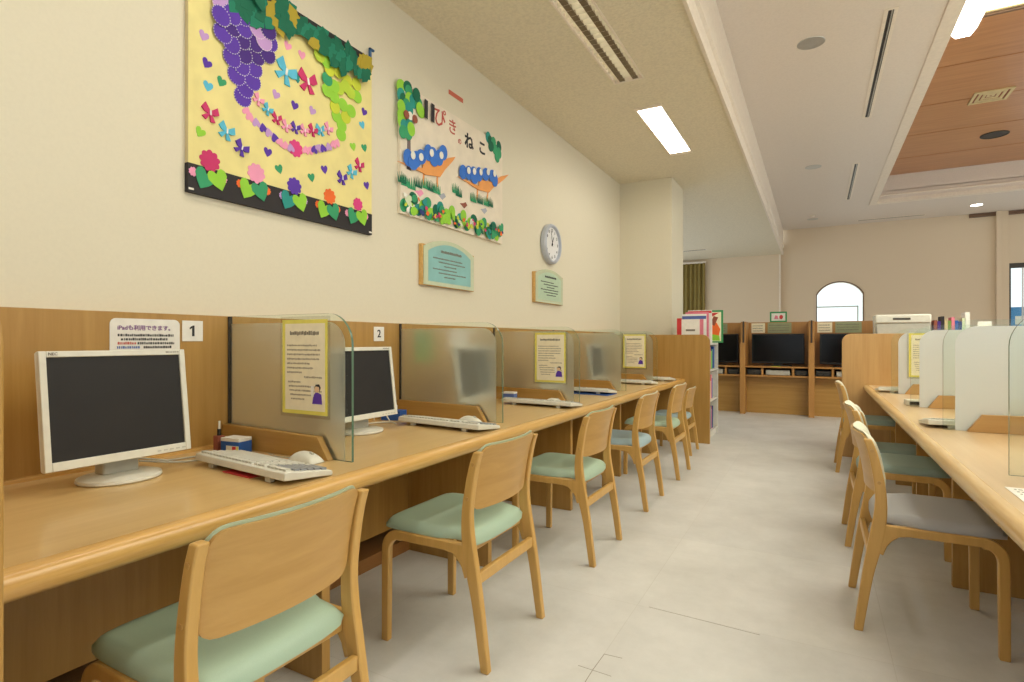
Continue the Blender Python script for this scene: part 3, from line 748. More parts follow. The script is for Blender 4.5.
def counter(name, label, x0, s, y0, y1, divs, topm, left_end, right_end, ext=1.135):
    """x0: back plane; s: +1 if the front faces +x"""
    pm, nm_ = ('panel', 'nosing') if s > 0 else ('panel_r', 'nosing_r')
    t = thing(name, label, 'counter', (x0, (y0+y1)/2, 0))
    yc = t.location.y
    def bx(a, c, p, q, z0, z1, nm, m, bev=0.0, lab=None):
        xa, xc = sorted((s*a, s*c))
        return MB().box(xa, xc, p-yc, q-yc, z0, z1).build(nm, m, t, bevel=bev, label=lab)
    edges = [y0] + [d for d in divs if y0 < d < y1] + [y1]
    bx(0.0, 0.835, y0, y1, 0.656, 0.70, 'worktop', topm)
    prof = [(0.835, 0.70), (0.856, 0.70), (0.867, 0.6965), (0.875, 0.688), (0.878, 0.674), (0.874, 0.656), (0.863, 0.645), (0.835, 0.642)]
    MB().prism([(s*p[0], p[1]) for p in prof], 'y', y0-yc, y1-yc).build('edge_band', nm_, t, smooth=60)
    for a, c in zip(edges[:-1], edges[1:]):
        bx(0.0, 0.065, a+0.002, c-0.002, 0.70, 1.220, 'back_panel', pm, 0.002)
        bx(0.065, 0.083, a+0.045, c-0.045, 0.70, 0.712, 'back_strip', 'nosing')
    bx(0.20, 0.225, y0, y1, 0.15, 0.655, 'modesty_panel', 'panel')
    bx(0.02, 0.235, y0, y1, 0.0, 0.065, 'plinth', 'plinth')
    for d in divs:
        bx(0.225, 0.73, d-0.125, d-0.090, 0.0, 0.655, 'support_panel', 'panel', 0.002)
    for ye, on in ((y0, left_end), (y1, right_end)):
        if on:
            pr = [(s*p[0], p[1]) for p in [(0.0, 0.0), (ext, 0.0)] + arc(ext-0.08, 1.11, 0.08, 0, 90, 8) + [(0.0, 1.19)]]
            a, c = (ye-yc, ye-yc+0.04) if ye == y1 else (ye-yc-0.04, ye-yc)
            MB().prism(pr, 'y', a, c).build('end_panel', pm, t, bevel=0.003)
    return t

counter('study_counter', 'long oak computer counter along the cream left wall', XW+0.0012, 1, 0.346, 6.32, DIV_L, 'top', True, True)
counter('study_counter', 'long oak computer counter, coloured paler for daylight, on the right of the aisle', 1.276, -1, 0.9, 6.26, [1.24] + DIV_R, 'top_r', False, True, 1.055)

# ------------------------------------------------------------------ glass dividers
def make_divider(label):
    t = thing('glass_divider', label, 'divider', group='frosted glass dividers on the counters')
    z0, z1, L, r = 0.0, 0.518, 0.675, 0.115
    out = [(0.0, z0), (L, z0)] + arc(L-r, z1-r, r, 0, 90, 10) + [(0.0, z1)]
    MB().prism(out, 'y', -0.005, 0.005, 0, 1).build('glass_pane', ['glass', 'glass_edge'], t, smooth=40)
    L2, z2, r2 = L-0.045, z1-0.030, 0.085
    out = [(0.002, z0), (L2, z0)] + arc(L2-r2, z2-r2, r2, 0, 90, 10) + [(0.002, z2)]
    MB().prism(out, 'y', 0.0062, 0.0092).build('frosted_sheet', 'frost', t, smooth=40)
    for s in (-1, 1):
        a, c = (0.0105, 0.034) if s > 0 else (-0.006, -0.032)
        MB().prism([(0.0, 0.0), (0.59, 0.0), (0.535, 0.080), (0.0, 0.088)], 'y', a, c).build('base_board', 'panel_x', t, bevel=0.002)
    MB().box(0.0, 0.004, -0.0065, 0.0105, 0.088, z1).build('edge_channel', 'channel', t)
    return t

NEAR = ['nearest glass divider on left counter carrying a yellow edged notice',
        'second glass divider on left counter, plain frosted, beside station 2 screen',
        'third glass divider on left counter with yellow edged notice',
        'fourth glass divider on left counter, plain, before the last noticed one',
        'farthest glass divider on left counter, nearest its oak end panel']
d0 = make_divider(NEAR[0])
d0.location = (-2.0815, DIV_L[0], 0.7006)
for y, lb in zip(DIV_L[1:], NEAR[1:]):
    dup(d0, loc=(-2.0815, y, 0.7006), label=lb)
RN = ['frosted glass divider cut by the right edge of the photo',
      'wide frosted glass divider second from camera on right counter',
      'third frosted glass divider along the right counter',
      'farthest frosted divider on right counter, carrying a yellow notice']
for y, lb in zip(DIV_R, RN):
    dup(d0, loc=(1.2045, y, 0.7006), rz=pi, label=lb, swap={'frosted_glass': 'frost_r', 'oak_cross': 'panel_xr'})

# ------------------------------------------------------------------ notices on the dividers
def rows(b, x0, x1, z, h, y, rnd, gap=0.006):
    """a line of tiny printed strokes"""
    x = x0
    while x < x1 - 0.004:
        w = min(rnd.uniform(0.003, 0.008), x1-x)
        b.box(x, x+w, y, y+0.0005, z + rnd.uniform(0, h*0.2), z+h*rnd.uniform(0.75, 1.0))
        x += w + rnd.uniform(0.0012, gap*0.5)

def notice(x, y, z, label, w=0.235, h=0.345):
    t = thing('notice', label, 'notice', (x, y, z), group='yellow edged notices on the glass dividers')
    MB().box(-w/2-0.012, w/2+0.012, -0.0012, -0.0004, -0.012, h+0.012).build('laminate', 'laminate', t)
    MB().box(-w/2, w/2, -0.0022, -0.0014, 0, h).build('border', 'yellow_edge', t)
    MB().box(-w/2+0.016, w/2-0.012, -0.0030, -0.0022, 0.014, h-0.014).build('sheet', 'cream', t)
    rnd = random.Random(11)
    b = MB()
    rows(b, -0.075, 0.075, h-0.058, 0.017, -0.0036, rnd)
    b.build('lettering', 'ink_soft', t)
    b = MB()
    for k, e in enumerate((0.07, 0.085, 0.08, 0.082, 0.03, 0.05, -0.01)):
        rows(b, -0.09, e, h-0.098-k*0.0165, 0.0075, -0.0036, rnd)
    rows(b, 0.0, 0.09, h-0.098-7*0.0165, 0.008, -0.0036, rnd)
    for k, e in enumerate((-0.02, 0.08, 0.09, 0.05, 0.0)):
        rows(b, -0.085 + 0.004*k, e, h-0.232-k*0.0155, 0.0075, -0.0036, rnd)
    b.build('lettering', 'ink_faint', t)
    ill = MB()
    ill.prism([(0.042, 0.04), (0.092, 0.04), (0.088, 0.075), (0.062, 0.085), (0.048, 0.07)], 'y', -0.0036, -0.0030)
    a = ill.build('illustration', 'p_violet', t)
    MB().prism([(0.066+0.013*cos(k), 0.094+0.013*sin(k)) for k in [i*pi/6 for i in range(12)]], 'y', -0.0041, -0.0036).build('face', 'p_skin', a)
    MB().prism([(0.054, 0.094), (0.060, 0.110), (0.078, 0.112), (0.086, 0.100), (0.080, 0.086), (0.078, 0.102), (0.060, 0.104)], 'y', -0.0046, -0.0041).build('hair', 'ink', a)
    MB().box(0.036, 0.050, -0.0041, -0.0036, 0.066, 0.105).build('leaflet', 'white', a)
    return t
n0 = notice(-1.637, DIV_L[0]-0.006, 0.853, 'yellow edged notice on the nearest glass divider')
dup(n0, loc=(-1.622, DIV_L[2]-0.006, 0.833), label='yellow edged notice on the third divider of left counter')
dup(n0, loc=(-1.640, DIV_L[4]-0.006, 0.843), label='small far yellow edged notice on the last divider of left counter')
dup(n0, loc=(0.760, DIV_R[3]-0.0115, 0.836), label='yellow edged notice half hidden behind frosted glass on right counter')

# ------------------------------------------------------------------ signs on the back panel
XP = XW + 0.0668
t = thing('sign', 'white card with purple Japanese heading above the first screen', 'sign', (XP, 1.103, 1.02))
w, h = 0.234, 0.178
MB().prism([(-w/2, 0), (w/2, 0)] + arc(w/2-0.02, h-0.02, 0.02, 0, 90, 5) + arc(-w/2+0.02, h-0.02, 0.02, 90, 180, 5), 'x', 0.0003, 0.0025).build('card', 'white', t)
text_px('iPadも利用できます。', 0.0195, 0.0032, 0, 0.145, 0.0004).build('lettering', 'ink_purple', t)
rnd = random.Random(5)
def rows_px(b, y0, y1, z, hh, x, rnd):
    y = y0
    while y < y1-0.003:
        ww = min(rnd.uniform(0.003, 0.007), y1-y)
        b.box(x, x+0.0005, y, y+ww, z, z+hh*rnd.uniform(0.75, 1.0))
        y += ww + rnd.uniform(0.0012, 0.003)
b = MB(); rows_px(b, -0.093, 0.094, 0.116, 0.009, 0.0028, rnd); rows_px(b, -0.083, 0.075, 0.102, 0.009, 0.0028, rnd); rows_px(b, -0.03, 0.096, 0.088, 0.009, 0.0028, rnd); rows_px(b, -0.01, 0.09, 0.074, 0.009, 0.0028, rnd); b.build('lettering', 'ink', t)
b = MB(); rows_px(b, -0.093, -0.035, 0.088, 0.009, 0.0028, rnd); b.build('lettering', 'ink_red', t)
b = MB(); rows_px(b, -0.095, -0.02, 0.074, 0.009, 0.0028, rnd); rows_px(b, -0.095, 0.01, 0.060, 0.009, 0.0028, rnd); b.build('lettering', 'ink_blue', t)

def plate(y, body, label):
    t = thing('number_plate', label, 'sign', (XP, y, 1.119), group='white number plates on the oak panel')
    MB().box(0.0003, 0.003, -0.040, 0.040, 0.0, 0.078).build('card', 'white', t, bevel=0.001)
    if body == '1':
        MB().prism([(-0.003, 0.019), (0.006, 0.019), (0.006, 0.060), (0.000, 0.060), (-0.012, 0.052), (-0.012, 0.045), (-0.003, 0.050)], 'x', 0.003, 0.0042).build('numeral', 'ink', t)
    elif body:
        text_px(body, 0.058, 0.0036, 0.0, 0.039, 0.0007).build('numeral', 'ink', t)
plate(1.269, '1', 'white number plate reading 1 beside the card above first screen')
plate(2.296, '2', 'white number plate reading 2 above the second screen')
t = thing('sign', 'pale green card blurred behind the second glass divider', 'sign', (XP, 2.69, 0.99))
MB().box(0.0003, 0.002, -0.085, 0.085, 0.0, 0.19).build('card', 'p_olivegreen', t)
b = MB(); rows_px(b, -0.07, 0.07, 0.15, 0.012, 0.0023, rnd); b.build('lettering', 'ink', t)
t = thing('sign', 'white card blurred behind the second glass divider', 'sign', (XP, 3.08, 1.04))
MB().box(0.0003, 0.002, -0.11, 0.11, 0.0, 0.16).build('card', 'white', t)
b = MB(); rows_px(b, -0.09, 0.09, 0.12, 0.014, 0.0023, rnd); b.build('lettering', 'ink_purple', t)

# ------------------------------------------------------------------ monitors
def make_monitor(label):
    """screen faces +x; origin under the middle of the oval foot"""
    t = thing('monitor', label, 'monitor', group='ivory flat monitors on the left counter')
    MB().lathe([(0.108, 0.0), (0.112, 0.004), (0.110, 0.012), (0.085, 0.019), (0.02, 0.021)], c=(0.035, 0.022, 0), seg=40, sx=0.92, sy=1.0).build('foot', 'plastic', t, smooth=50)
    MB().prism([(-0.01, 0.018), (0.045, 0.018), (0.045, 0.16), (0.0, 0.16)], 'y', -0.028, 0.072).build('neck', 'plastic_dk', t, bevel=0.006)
    tilt = Matrix.Translation((0.075, 0, 0.228)) @ Matrix.Rotation(R(-7), 4, 'Y')
    W, H = 0.196, 0.163
    b = MB()
    bz = 0.017
    for (y0, y1, z0, z1) in ((-W, -W+bz, -H, H), (W-bz, W, -H, H), (-W+bz, W-bz, H-bz, H), (-W+bz, W-bz, -H, -H+0.024)):
        b.box(0.0, 0.018, y0, y1, z0, z1)
    bez = b.xform(tilt).build('bezel', 'plastic', t, bevel=0.002)
    MB().prism([(-W, -H), (W, -H), (W, H), (-W, H)], 'x', -0.012, 0.0).prism([(-W*0.8, -H*0.8), (W*0.8, -H*0.8), (W*0.8, H*0.8), (-W*0.8, H*0.8)], 'x', -0.045, -0.012).xform(tilt).build('housing', 'plastic', t, bevel=0.006)
    MB().box(0.0, 0.012, -W+bz, W-bz, -H+0.024, H-bz).xform(tilt).build('screen', 'screen', t)
    b = MB()
    for k in range(5):
        b.box(0.018, 0.0195, W-0.105+k*0.019, W-0.095+k*0.019, -H+0.008, -H+0.012)
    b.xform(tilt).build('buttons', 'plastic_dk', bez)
    text_mb('NEC', 0.011, bold=0.0002).xform(tilt @ Matrix.Translation((0.0184, -W+0.032, H-0.0085)) @ FACE_PX).build('maker_mark', 'ink_soft', bez)
    b = MB(); r2 = random.Random(2); rows_px(b, W-0.06, W-0.02, H-0.010, 0.004, 0.0181, r2)
    b.xform(tilt).build('model_mark', 'ink_soft', bez)
    return t
ML = ['ivory monitor nearest the camera, below the white card', 'second ivory monitor, partly behind the nearest glass divider',
      'ivory monitor blurred behind the second glass divider', 'ivory monitor blurred behind the third glass divider',
      'ivory monitor blurred behind the fourth glass divider', 'ivory monitor hidden beside the far oak end panel']
m0 = make_monitor(ML[0])
m0.location = (-1.90, 0.890, 0.7006)
for k, (y, lb) in enumerate(zip((1.885, 2.82, 3.88, 4.94), ML[1:5])):
    dup(m0, loc=(-1.88, y, 0.7006), label=lb)

# ------------------------------------------------------------------ keyboards, mice, small things on the counters
def make_keyboard(label):
    """long axis x; the raised rear edge (with flip feet) at -y"""
    t = thing('keyboard', label, 'keyboard', group='ivory keyboards beside the glass dividers')
    L, D = 0.258, 0.083
    prof = [(-D, 0.016), (-D+0.004, 0.038), (-D+0.02, 0.040), (D, 0.018), (D+0.004, 0.008), (D, 0.002)]
    body = MB().prism(prof, 'x', -L, L).build('body', 'plastic', t, bevel=0.003)
    slope = math.atan2(0.040-0.018, -2*D+0.02)
    b, c = MB(), MB()
    for r_ in range(6):
        y = -D + 0.030 + r_*0.0235 - (0.006 if r_ == 0 else 0)
        z = 0.040 - (y + D - 0.02) * 0.022/(2*D-0.02)
        x = -L + 0.014
        while x < L - 0.022:
            w = 0.016
            if r_ == 5 and -0.10 < x < -0.08:
                w = 0.095
            q = b if not (x > 0.095 and r_ > 0) or (int(x*100) % 2) else c
            q.box(x, x+w, y-0.008, y+0.008, z-0.002, z+0.006)
            x += w + 0.0034
            if abs(x-0.075) < 0.010 or abs(x-0.145) < 0.010:
                x += 0.012
    b.build('keys', 'keys', t)
    c.build('keys', 'keys_dk', t)
    for x in (-0.165, 0.165):
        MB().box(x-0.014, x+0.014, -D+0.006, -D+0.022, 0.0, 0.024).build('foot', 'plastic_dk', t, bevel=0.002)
    return t
KL = ['ivory keyboard on left counter in front of the nearest divider', 'ivory keyboard before the second divider of left counter',
      'ivory keyboard before the third divider of left counter', 'ivory keyboard above a blue pad on left counter',
      'ivory keyboard before the farthest divider of left counter', 'ivory keyboard against the far oak end panel of left counter']
k0 = make_keyboard(KL[0])
k0.location = (-1.585, 1.19, 0.7006)
k0.rotation_euler = (0, 0, R(-6))
for (x, y, a), lb in zip(((-1.585, 2.235, -6), (-1.575, 3.27, -4), (-1.655, 4.22, -5), (-1.615, 5.36, -5), (-1.565, 5.92, -5)), KL[1:]):
    dup(k0, loc=(x, y, 0.7006), rz=R(a), label=lb)
dup(k0, loc=(0.70, 5.52, 0.7006), rz=R(4), label='ivory keyboard at the far end of the right counter')
dup(k0, loc=(0.725, 3.43, 0.7006), rz=R(6), label='ivory keyboard poking out behind wide frosted divider on right counter')

def make_mouse(label):
    t = thing('mouse', label, 'mouse', group='ivory computer mice')
    n = 14
    def top(i, j):
        u, v = i/(n-1)*2-1, j/(n-1)*2-1
        h = max(0.0, (1-abs(u)**2.4)) ** 0.5 * max(0.0, (1-abs(v)**2.6)) ** 0.5
        return (u*0.057, v*0.032*(1-0.12*u), 0.004 + 0.032*h*(1-0.15*u))
    MB().grid(n, n, top, 0, lambda i, j: ((i/(n-1)*2-1)*0.057, (j/(n-1)*2-1)*0.032*(1-0.12*(i/(n-1)*2-1)), 0.001)).build('shell', 'plastic', t, smooth=60)
    MB().tube([(0.02, 0, 0.034), (0.034, 0, 0.030)], 0.005).build('wheel', 'plastic_dk', t)
    MB().tube([(-0.056, 0, 0.008), (-0.09, 0.004, 0.006), (-0.15, 0.0, 0.004), (-0.22, 0.02, 0.004)], 0.0022, 6).build('cord', 'plastic_dk', t)
    return t
ms = make_mouse('ivory mouse behind the nearest keyboard')
ms.location = (-1.55, 1.345, 0.7006)
dup(ms, loc=(-1.54, 3.40, 0.7006), label='ivory mouse behind the keyboard at the third divider')
dup(ms, loc=(-1.55, 2.385, 0.7006), label='ivory mouse behind the keyboard at the second divider')

t = thing('cable', 'ivory screen cable looping across the desk by the first monitor', 'cable', (-1.9, 1.1, 0.7006))
MB().tube([(-0.03, -0.10, 0.03), (-0.02, -0.02, 0.012), (0.0, 0.03, 0.005), (0.01, 0.075, 0.004), (0.05, 0.088, 0.004), (0.10, 0.07, 0.004), (0.125, 0.08, 0.004)], 0.0035, 8).build('cord', 'plastic_dk', t, smooth=80)
MB().tube([(-0.09, -0.08, 0.03), (-0.08, 0.02, 0.004), (-0.06, 0.10, 0.004), (-0.03, 0.14, 0.004)], 0.003, 8).build('cord', 'plastic_dk', t, smooth=80)
t = thing('cable', 'white cable beside the blue box by the second monitor', 'cable', (-1.975, 2.16, 0.7006))
MB().tube([(-0.06, -0.20, 0.012), (-0.02, -0.10, 0.004), (0.02, 0.0, 0.004), (0.07, 0.035, 0.004), (0.12, 0.01, 0.004)], 0.0035, 8).build('cord', 'plastic', t, smooth=80)
MB().tube([(-0.07, 0.06, 0.0), (-0.07, 0.06, 0.05), (-0.05, 0.07, 0.105), (-0.01, 0.06, 0.11), (0.01, 0.05, 0.05), (0.05, 0.045, 0.006)], 0.003, 8).build('loop', 'plastic', t, smooth=80)

t = thing('card_box', 'small blue and white box behind the first keyboard', 'box', (-1.915, 1.335, 0.7006), R(8))
MB().box(-0.045, 0.045, -0.03, 0.03, 0.0, 0.045).build('body', 'p_royal', t, bevel=0.001)
MB().box(-0.045, 0.045, -0.03, 0.03, 0.045, 0.058).build('lid', 'white', t, bevel=0.001)
MB().box(-0.018, 0.043, -0.0308, -0.030, 0.004, 0.030).build('label_patch', 'p_white', t)
MB().box(0.012, 0.030, -0.0314, -0.0308, 0.006, 0.028).build('red_patch', 'p_redcover', t)
MB().box(0.032, 0.042, -0.0314, -0.0308, 0.006, 0.028).build('yellow_patch', 'yellow_edge', t)
t = thing('pen_stand', 'little dark pen stand at the left of the blue box', 'pen holder', (-1.995, 1.318, 0.7006))
MB().box(-0.014, 0.014, -0.014, 0.014, 0.0, 0.06).build('cup', 'p_brown', t, bevel=0.002)
MB().tube([(0, 0, 0.05), (0.002, 0.0, 0.085)], 0.007).build('pen', 'black', t)
MB().tube([(0.002, 0, 0.085), (0.003, 0.0, 0.115)], 0.004).build('pen_cap', 'p_white', t)
t = thing('card', 'red card tucked under the nearest keyboard', 'card', (-1.585, 1.165, 0.7006), R(-5))
MB().box(-0.075, 0.075, -0.06, 0.05, 0.0, 0.003).build('sheet', 'p_redcover', t)
t = thing('card_box', 'blue box at the foot of the second monitor', 'box', (-1.985, 2.30, 0.7006), R(12))
MB().box(-0.05, 0.06, -0.04, 0.04, 0.0, 0.05).build('body', 'p_royal', t, bevel=0.002)
MB().box(-0.02, 0.01, -0.03, 0.03, 0.05, 0.075).build('flap', 'white', t, bevel=0.002)
t = thing('card_box', 'violet blue box behind the keyboard at the third divider', 'box', (-1.87, 3.38, 0.7006), R(5))
MB().box(-0.045, 0.045, -0.03, 0.03, 0.0, 0.055).build('body', 'ink_blue', t, bevel=0.002)
MB().box(-0.045, 0.045, -0.03, 0.03, 0.055, 0.066).build('lid', 'white', t, bevel=0.001)
t = thing('pad', 'blue pad under the fourth keyboard of left counter', 'pad', (-1.60, 4.19, 0.7006), R(-5))
MB().prism(rr(0.42, 0.20, 0.02), 'z', 0.0, 0.0045).build('mat', 'p_royal', t)
k = [o for o in COL.objects if o.get('label') == KL[3]][0]
k.location.z = 0.7058
t = thing('switch_box', 'small grey box with dark end on the right counter', 'box', (0.60, 4.45, 0.7006), R(4))
MB().box(-0.085, 0.085, -0.045, 0.045, 0.002, 0.036).build('case', 'plastic', t, bevel=0.003)
MB().box(-0.070, 0.02, -0.0465, -0.0445, 0.006, 0.026).build('front', 'black', t)
for x in (-0.06, 0.06):
    MB().box(x-0.01, x+0.01, -0.03, 0.03, 0.0, 0.004).build('foot', 'black', t)
t = thing('paper_sheet', 'white printed sheet on the near end of the right counter', 'paper', (0.56, 1.94, 0.7006), R(0))
MB().box(-0.085, 0.125, -0.16, 0.14, 0.0, 0.0008).build('sheet', 'white', t)
b = MB()
rnd = random.Random(21)
for k_ in range(9):
    y = 0.11 - k_*0.028
    x = -0.07
    while x < 0.10:
        w = rnd.uniform(0.004, 0.012)
        b.box(x, x+w, y, y+0.007, 0.0008, 0.0011)
        x += w + 0.004
b.build('lettering', 'ink_soft', t)

# ------------------------------------------------------------------ chairs
def spline(pts, n=6):
    """Catmull-Rom through 2D points"""
    out = []
    P = [pts[0]] + list(pts) + [pts[-1]]
    for i in range(1, len(P)-2):
        p0, p1, p2, p3 = [Vector(p) for p in P[i-1:i+3]]
        for k in range(n):
            t = k/n
            out.append(tuple(0.5*((2*p1) + (p2-p0)*t + (2*p0-5*p1+4*p2-p3)*t*t + (3*p1-p0-3*p2+p3)*t**3)))
    out.append(tuple(pts[-1]))
    return out

def make_chair(label, fabric):
    """faces +x; origin on the floor midway between the rear feet"""
    t = thing('chair', label, 'chair', group='beech chairs at the counters')
    cen = spline([(0.0, 0.0), (0.030, 0.215), (0.056, 0.35), (0.071, 0.45), (0.073, 0.53), (0.063, 0.61), (0.047, 0.69), (0.030, 0.742)], 5)
    hw = spline([(0.0, 0.0150), (0.215, 0.0185), (0.35, 0.0235), (0.45, 0.0215), (0.53, 0.0185), (0.61, 0.017), (0.69, 0.0155), (0.742, 0.014)], 5)
    def width(z):
        for (a, wa), (c, wc) in zip(hw[:-1], hw[1:]):
            if a <= z <= c:
                return wa + (wc-wa)*(z-a)/max(1e-6, c-a)
        return 0.018
    front = [(x + width(z), z) for x, z in cen]
    back = [(x - width(z), z) for x, z in cen]
    post = front + back[::-1]
    leg = [(0.060, 0.420), (0.372, 0.420)] + arc(0.378, 0.348, 0.072, 88, 8, 7) + [(0.4515, 0.29), (0.4520, 0.0), (0.4210, 0.0), (0.4170, 0.303)] + \
          arc(0.368, 0.338, 0.049, 0, 84, 6) + [(0.16, 0.387), (0.13, 0.381), (0.108, 0.363), (0.092, 0.340), (0.080, 0.303), (0.055, 0.318)]
    for s in (-1, 1):
        y0, y1 = sorted((s*0.199, s*0.226))
        rear = MB().prism(post, 'y', y0, y1).build('leg', 'chair', t, bevel=0.004)
        MB().prism(leg, 'y', y0+0.0008, y1-0.0008).build('leg', 'chair', t, bevel=0.004)
        q = MB()
        for z, xx in ((0.700, 0.044), (0.580, 0.067)):
            ring = [(xx + 0.0065*cos(k*pi/6), z + 0.0065*sin(k*pi/6)) for k in range(12)]
            q.prism(ring, 'y', s*0.2262, s*0.2285)
        q.build('screw_cap', 'chair_back', rear)
    MB().box(0.030, 0.050, -0.199, 0.199, 0.285, 0.325).build('stretcher', 'chair', t, bevel=0.004)
    MB().box(0.085, 0.105, -0.199, 0.199, 0.373, 0.413).build('seat_rail', 'chair', t, bevel=0.003)
    MB().box(0.380, 0.400, -0.199, 0.199, 0.373, 0.413).build('seat_rail', 'chair', t, bevel=0.003)
    # seat: a vinyl cushion that bulges towards the back between the posts
    n, m_ = 26, 26
    def sxy(i, j):
        u, v = i/(n-1)*2-1, j/(m_-1)*2-1
        hwid = 0.192 if u < -0.6 else 0.192 + 0.022*min(1, (u+0.6)/0.35)
        k = (1 - 0.10*abs(v)**3) if u < 0 else 1.0
        if u > 0:
            k = 1 - 0.055*abs(v)**5
            hwid *= 1 - 0.05*u**6
        x = 0.251 + u*(0.198 if u < 0 else 0.207)*k
        return x, v*hwid, u, v
    def stop(i, j):
        x, y, u, v = sxy(i, j)
        e = max(0.0, 1-abs(u)**9) ** 0.33 * max(0.0, 1-abs(v)**10) ** 0.33
        dip = 0.008*(1-v*v)*(1-u*u)
        sag = -0.024*max(0, -u-0.35)**1.5
        return (x, y, 0.434 + 0.028*e - dip + sag)
    def sbot(i, j):
        x, y, u, v = sxy(i, j)
        return (x, y, 0.4205 - (0.045*max(0, -u-0.6) if abs(v) < 0.98 else 0))
    MB().grid(n, m_, stop, 0, sbot).build('seat', fabric, t, smooth=60)
    # backrest: bent plywood shell with a padded front
    def shell(ya, za, zb, rr_, xf, th, nm, mat, parent, bev):
        nn, mm = 21, 15
        def zz(y, k):
            d = max(0.0, abs(y)-(ya-rr_))
            c = rr_ - math.sqrt(max(0, rr_*rr_-d*d))
            return (za + c) + ((zb - c) - (za + c))*k
        ys_ = [ya*sin(pi/2*(2*i/(nn-1)-1)) for i in range(nn)]
        f = lambda i, j: (xf(ys_[i], zz(ys_[i], j/(mm-1))), ys_[i], zz(ys_[i], j/(mm-1)))
        g = lambda i, j: (f(i, j)[0] + th(i/(nn-1)*2-1, j/(mm-1)*2-1), f(i, j)[1], f(i, j)[2])
        return MB().grid(nn, mm, f, 0, g).build(nm, mat, parent, bevel=bev, smooth=60)
    def cz(z):
        for (xa, a), (xc, c) in zip(cen[:-1], cen[1:]):
            if a <= z <= c:
                return xa + (xc-xa)*(z-a)/(c-a)
        return 0.030 - 0.30*(z-0.742) if z > 0.742 else 0.07
    xf = lambda y, z: cz(z) - 0.040 + 0.034*(y/0.196)**2
    bk = shell(0.1955, 0.530, 0.757, 0.035, xf, lambda u, v: 0.010, 'backrest', 'chair_back', t, 0.0)
    xp = lambda y, z: cz(z) - 0.0295 + 0.034*(y/0.196)**2
    shell(0.1950, 0.536, 0.764, 0.035, xp, lambda u, v: 0.006 + 0.020*max(0, 1-abs(u)**8)**0.5*max(0, 1-abs(v)**6)**0.5, 'back_pad', 'pad_pale' if fabric != 'seat_green' else 'pad_green', bk, 0.0)
    return t

M['pad_green'] = bumpy('green_back_vinyl', rgb(188, 206, 180), 0.5, 350, 0.1, 0.001, 0.03)
def chair_at(src, x, y, rz, label, scale=None, swap=None):
    return dup(src, loc=(x, y, 0), rz=rz, label=label, scale=scale, swap=swap)

c1 = make_chair('beech chair with pale green seat nearest the camera at the left counter', 'seat_green')
c1.location = (-0.985, 0.845, 0); c1.rotation_euler = (0, 0, pi)
for k in ('seat_green', 'seat_blue', 'seat_shaded_grey', 'seat_sage', 'pad_pale', 'pad_green'):
    M[k].name = k
chair_at(c1, -0.978, 1.815, pi, 'second beech chair of left counter, pale green seat, at station 2')
chair_at(c1, -0.972, 2.822, pi, 'third beech chair of left counter, by the third glass divider')
SB = {'seat_green': 'seat_blue', 'pad_green': 'pad_pale'}
chair_at(c1, -0.978, 3.832, pi, 'fourth beech chair of left counter, with pale blue seat', swap=SB)
chair_at(c1, -0.971, 4.770, pi, 'fifth beech chair of left counter, just before the low chair', swap={'seat_green': 'seat_green', 'pad_green': 'pad_pale'})
chair_at(c1, -1.072, 5.770, pi, 'low beech chair next to the oak end panel of left counter', scale=0.86, swap=SB)
chair_at(c1, 0.144, 2.750, 0, 'beech chair with seat greyed for shade nearest the camera on the right', swap={'seat_green': 'seat_shaded_grey', 'pad_green': 'pad_pale'})
chair_at(c1, 0.152, 3.750, 0, 'second beech chair at right counter, grey green seat', swap={'seat_green': 'seat_sage', 'pad_green': 'pad_pale'})
chair_at(c1, 0.235, 4.620, 0, 'low sage seated chair pushed under right counter behind the second chair', scale=0.86, swap={'seat_green': 'seat_sage', 'pad_green': 'pad_pale'})
chair_at(c1, 0.159, 5.700, 0, 'farthest beech chair at right counter, before its end panel', swap={'seat_green': 'seat_sage', 'pad_green': 'pad_pale'})

# ------------------------------------------------------------------ paper cut-outs on the bulletin boards
def place(pts, y, z, s, a):
    ca, sa = cos(a), sin(a)
    return [(y + s*(p[0]*ca - p[1]*sa), z + s*(p[0]*sa + p[1]*ca)) for p in pts]
HEART = [(0, -0.5), (0.30, -0.20), (0.5, 0.12), (0.48, 0.36), (0.32, 0.5), (0.14, 0.46), (0, 0.30), (-0.14, 0.46), (-0.32, 0.5), (-0.48, 0.36), (-0.5, 0.12), (-0.30, -0.20)]
LEAF = [(0, -0.5), (0.16, -0.30), (0.24, -0.26), (0.20, -0.12), (0.30, 0.02), (0.20, 0.10), (0.20, 0.24), (0, 0.5), (-0.20, 0.24), (-0.20, 0.10), (-0.30, 0.02), (-0.20, -0.12), (-0.24, -0.26), (-0.16, -0.30)]
OVAL = [(0.5*cos(k*pi/8), 0.42*sin(k*pi/8)) for k in range(16)]
DISC = [(0.5*cos(k*pi/10), 0.5*sin(k*pi/10)) for k in range(20)]
FLOWER = [((0.40 + 0.09*abs(cos(4.5*k*2*pi/72)))*cos(k*2*pi/72), (0.40 + 0.09*abs(cos(4.5*k*2*pi/72)))*sin(k*2*pi/72)) for k in range(72)]
BOWA = [(-0.02, -0.06), (-0.02, 0.12), (-0.34, 0.46), (-0.50, 0.10), (-0.30, -0.05)]
BOWB = [(0.02, -0.06), (0.02, 0.12), (0.34, 0.46), (0.50, 0.10), (0.30, -0.05)]
TAILA = [(-0.05, 0.0), (-0.40, -0.34), (-0.16, -0.46), (0.03, -0.05)]
TAILB = [(0.05, 0.0), (0.36, -0.40), (0.12, -0.48), (-0.03, -0.05)]
STALK = [(-0.5, 0), (0.5, 0.3), (0.5, -0.3)]

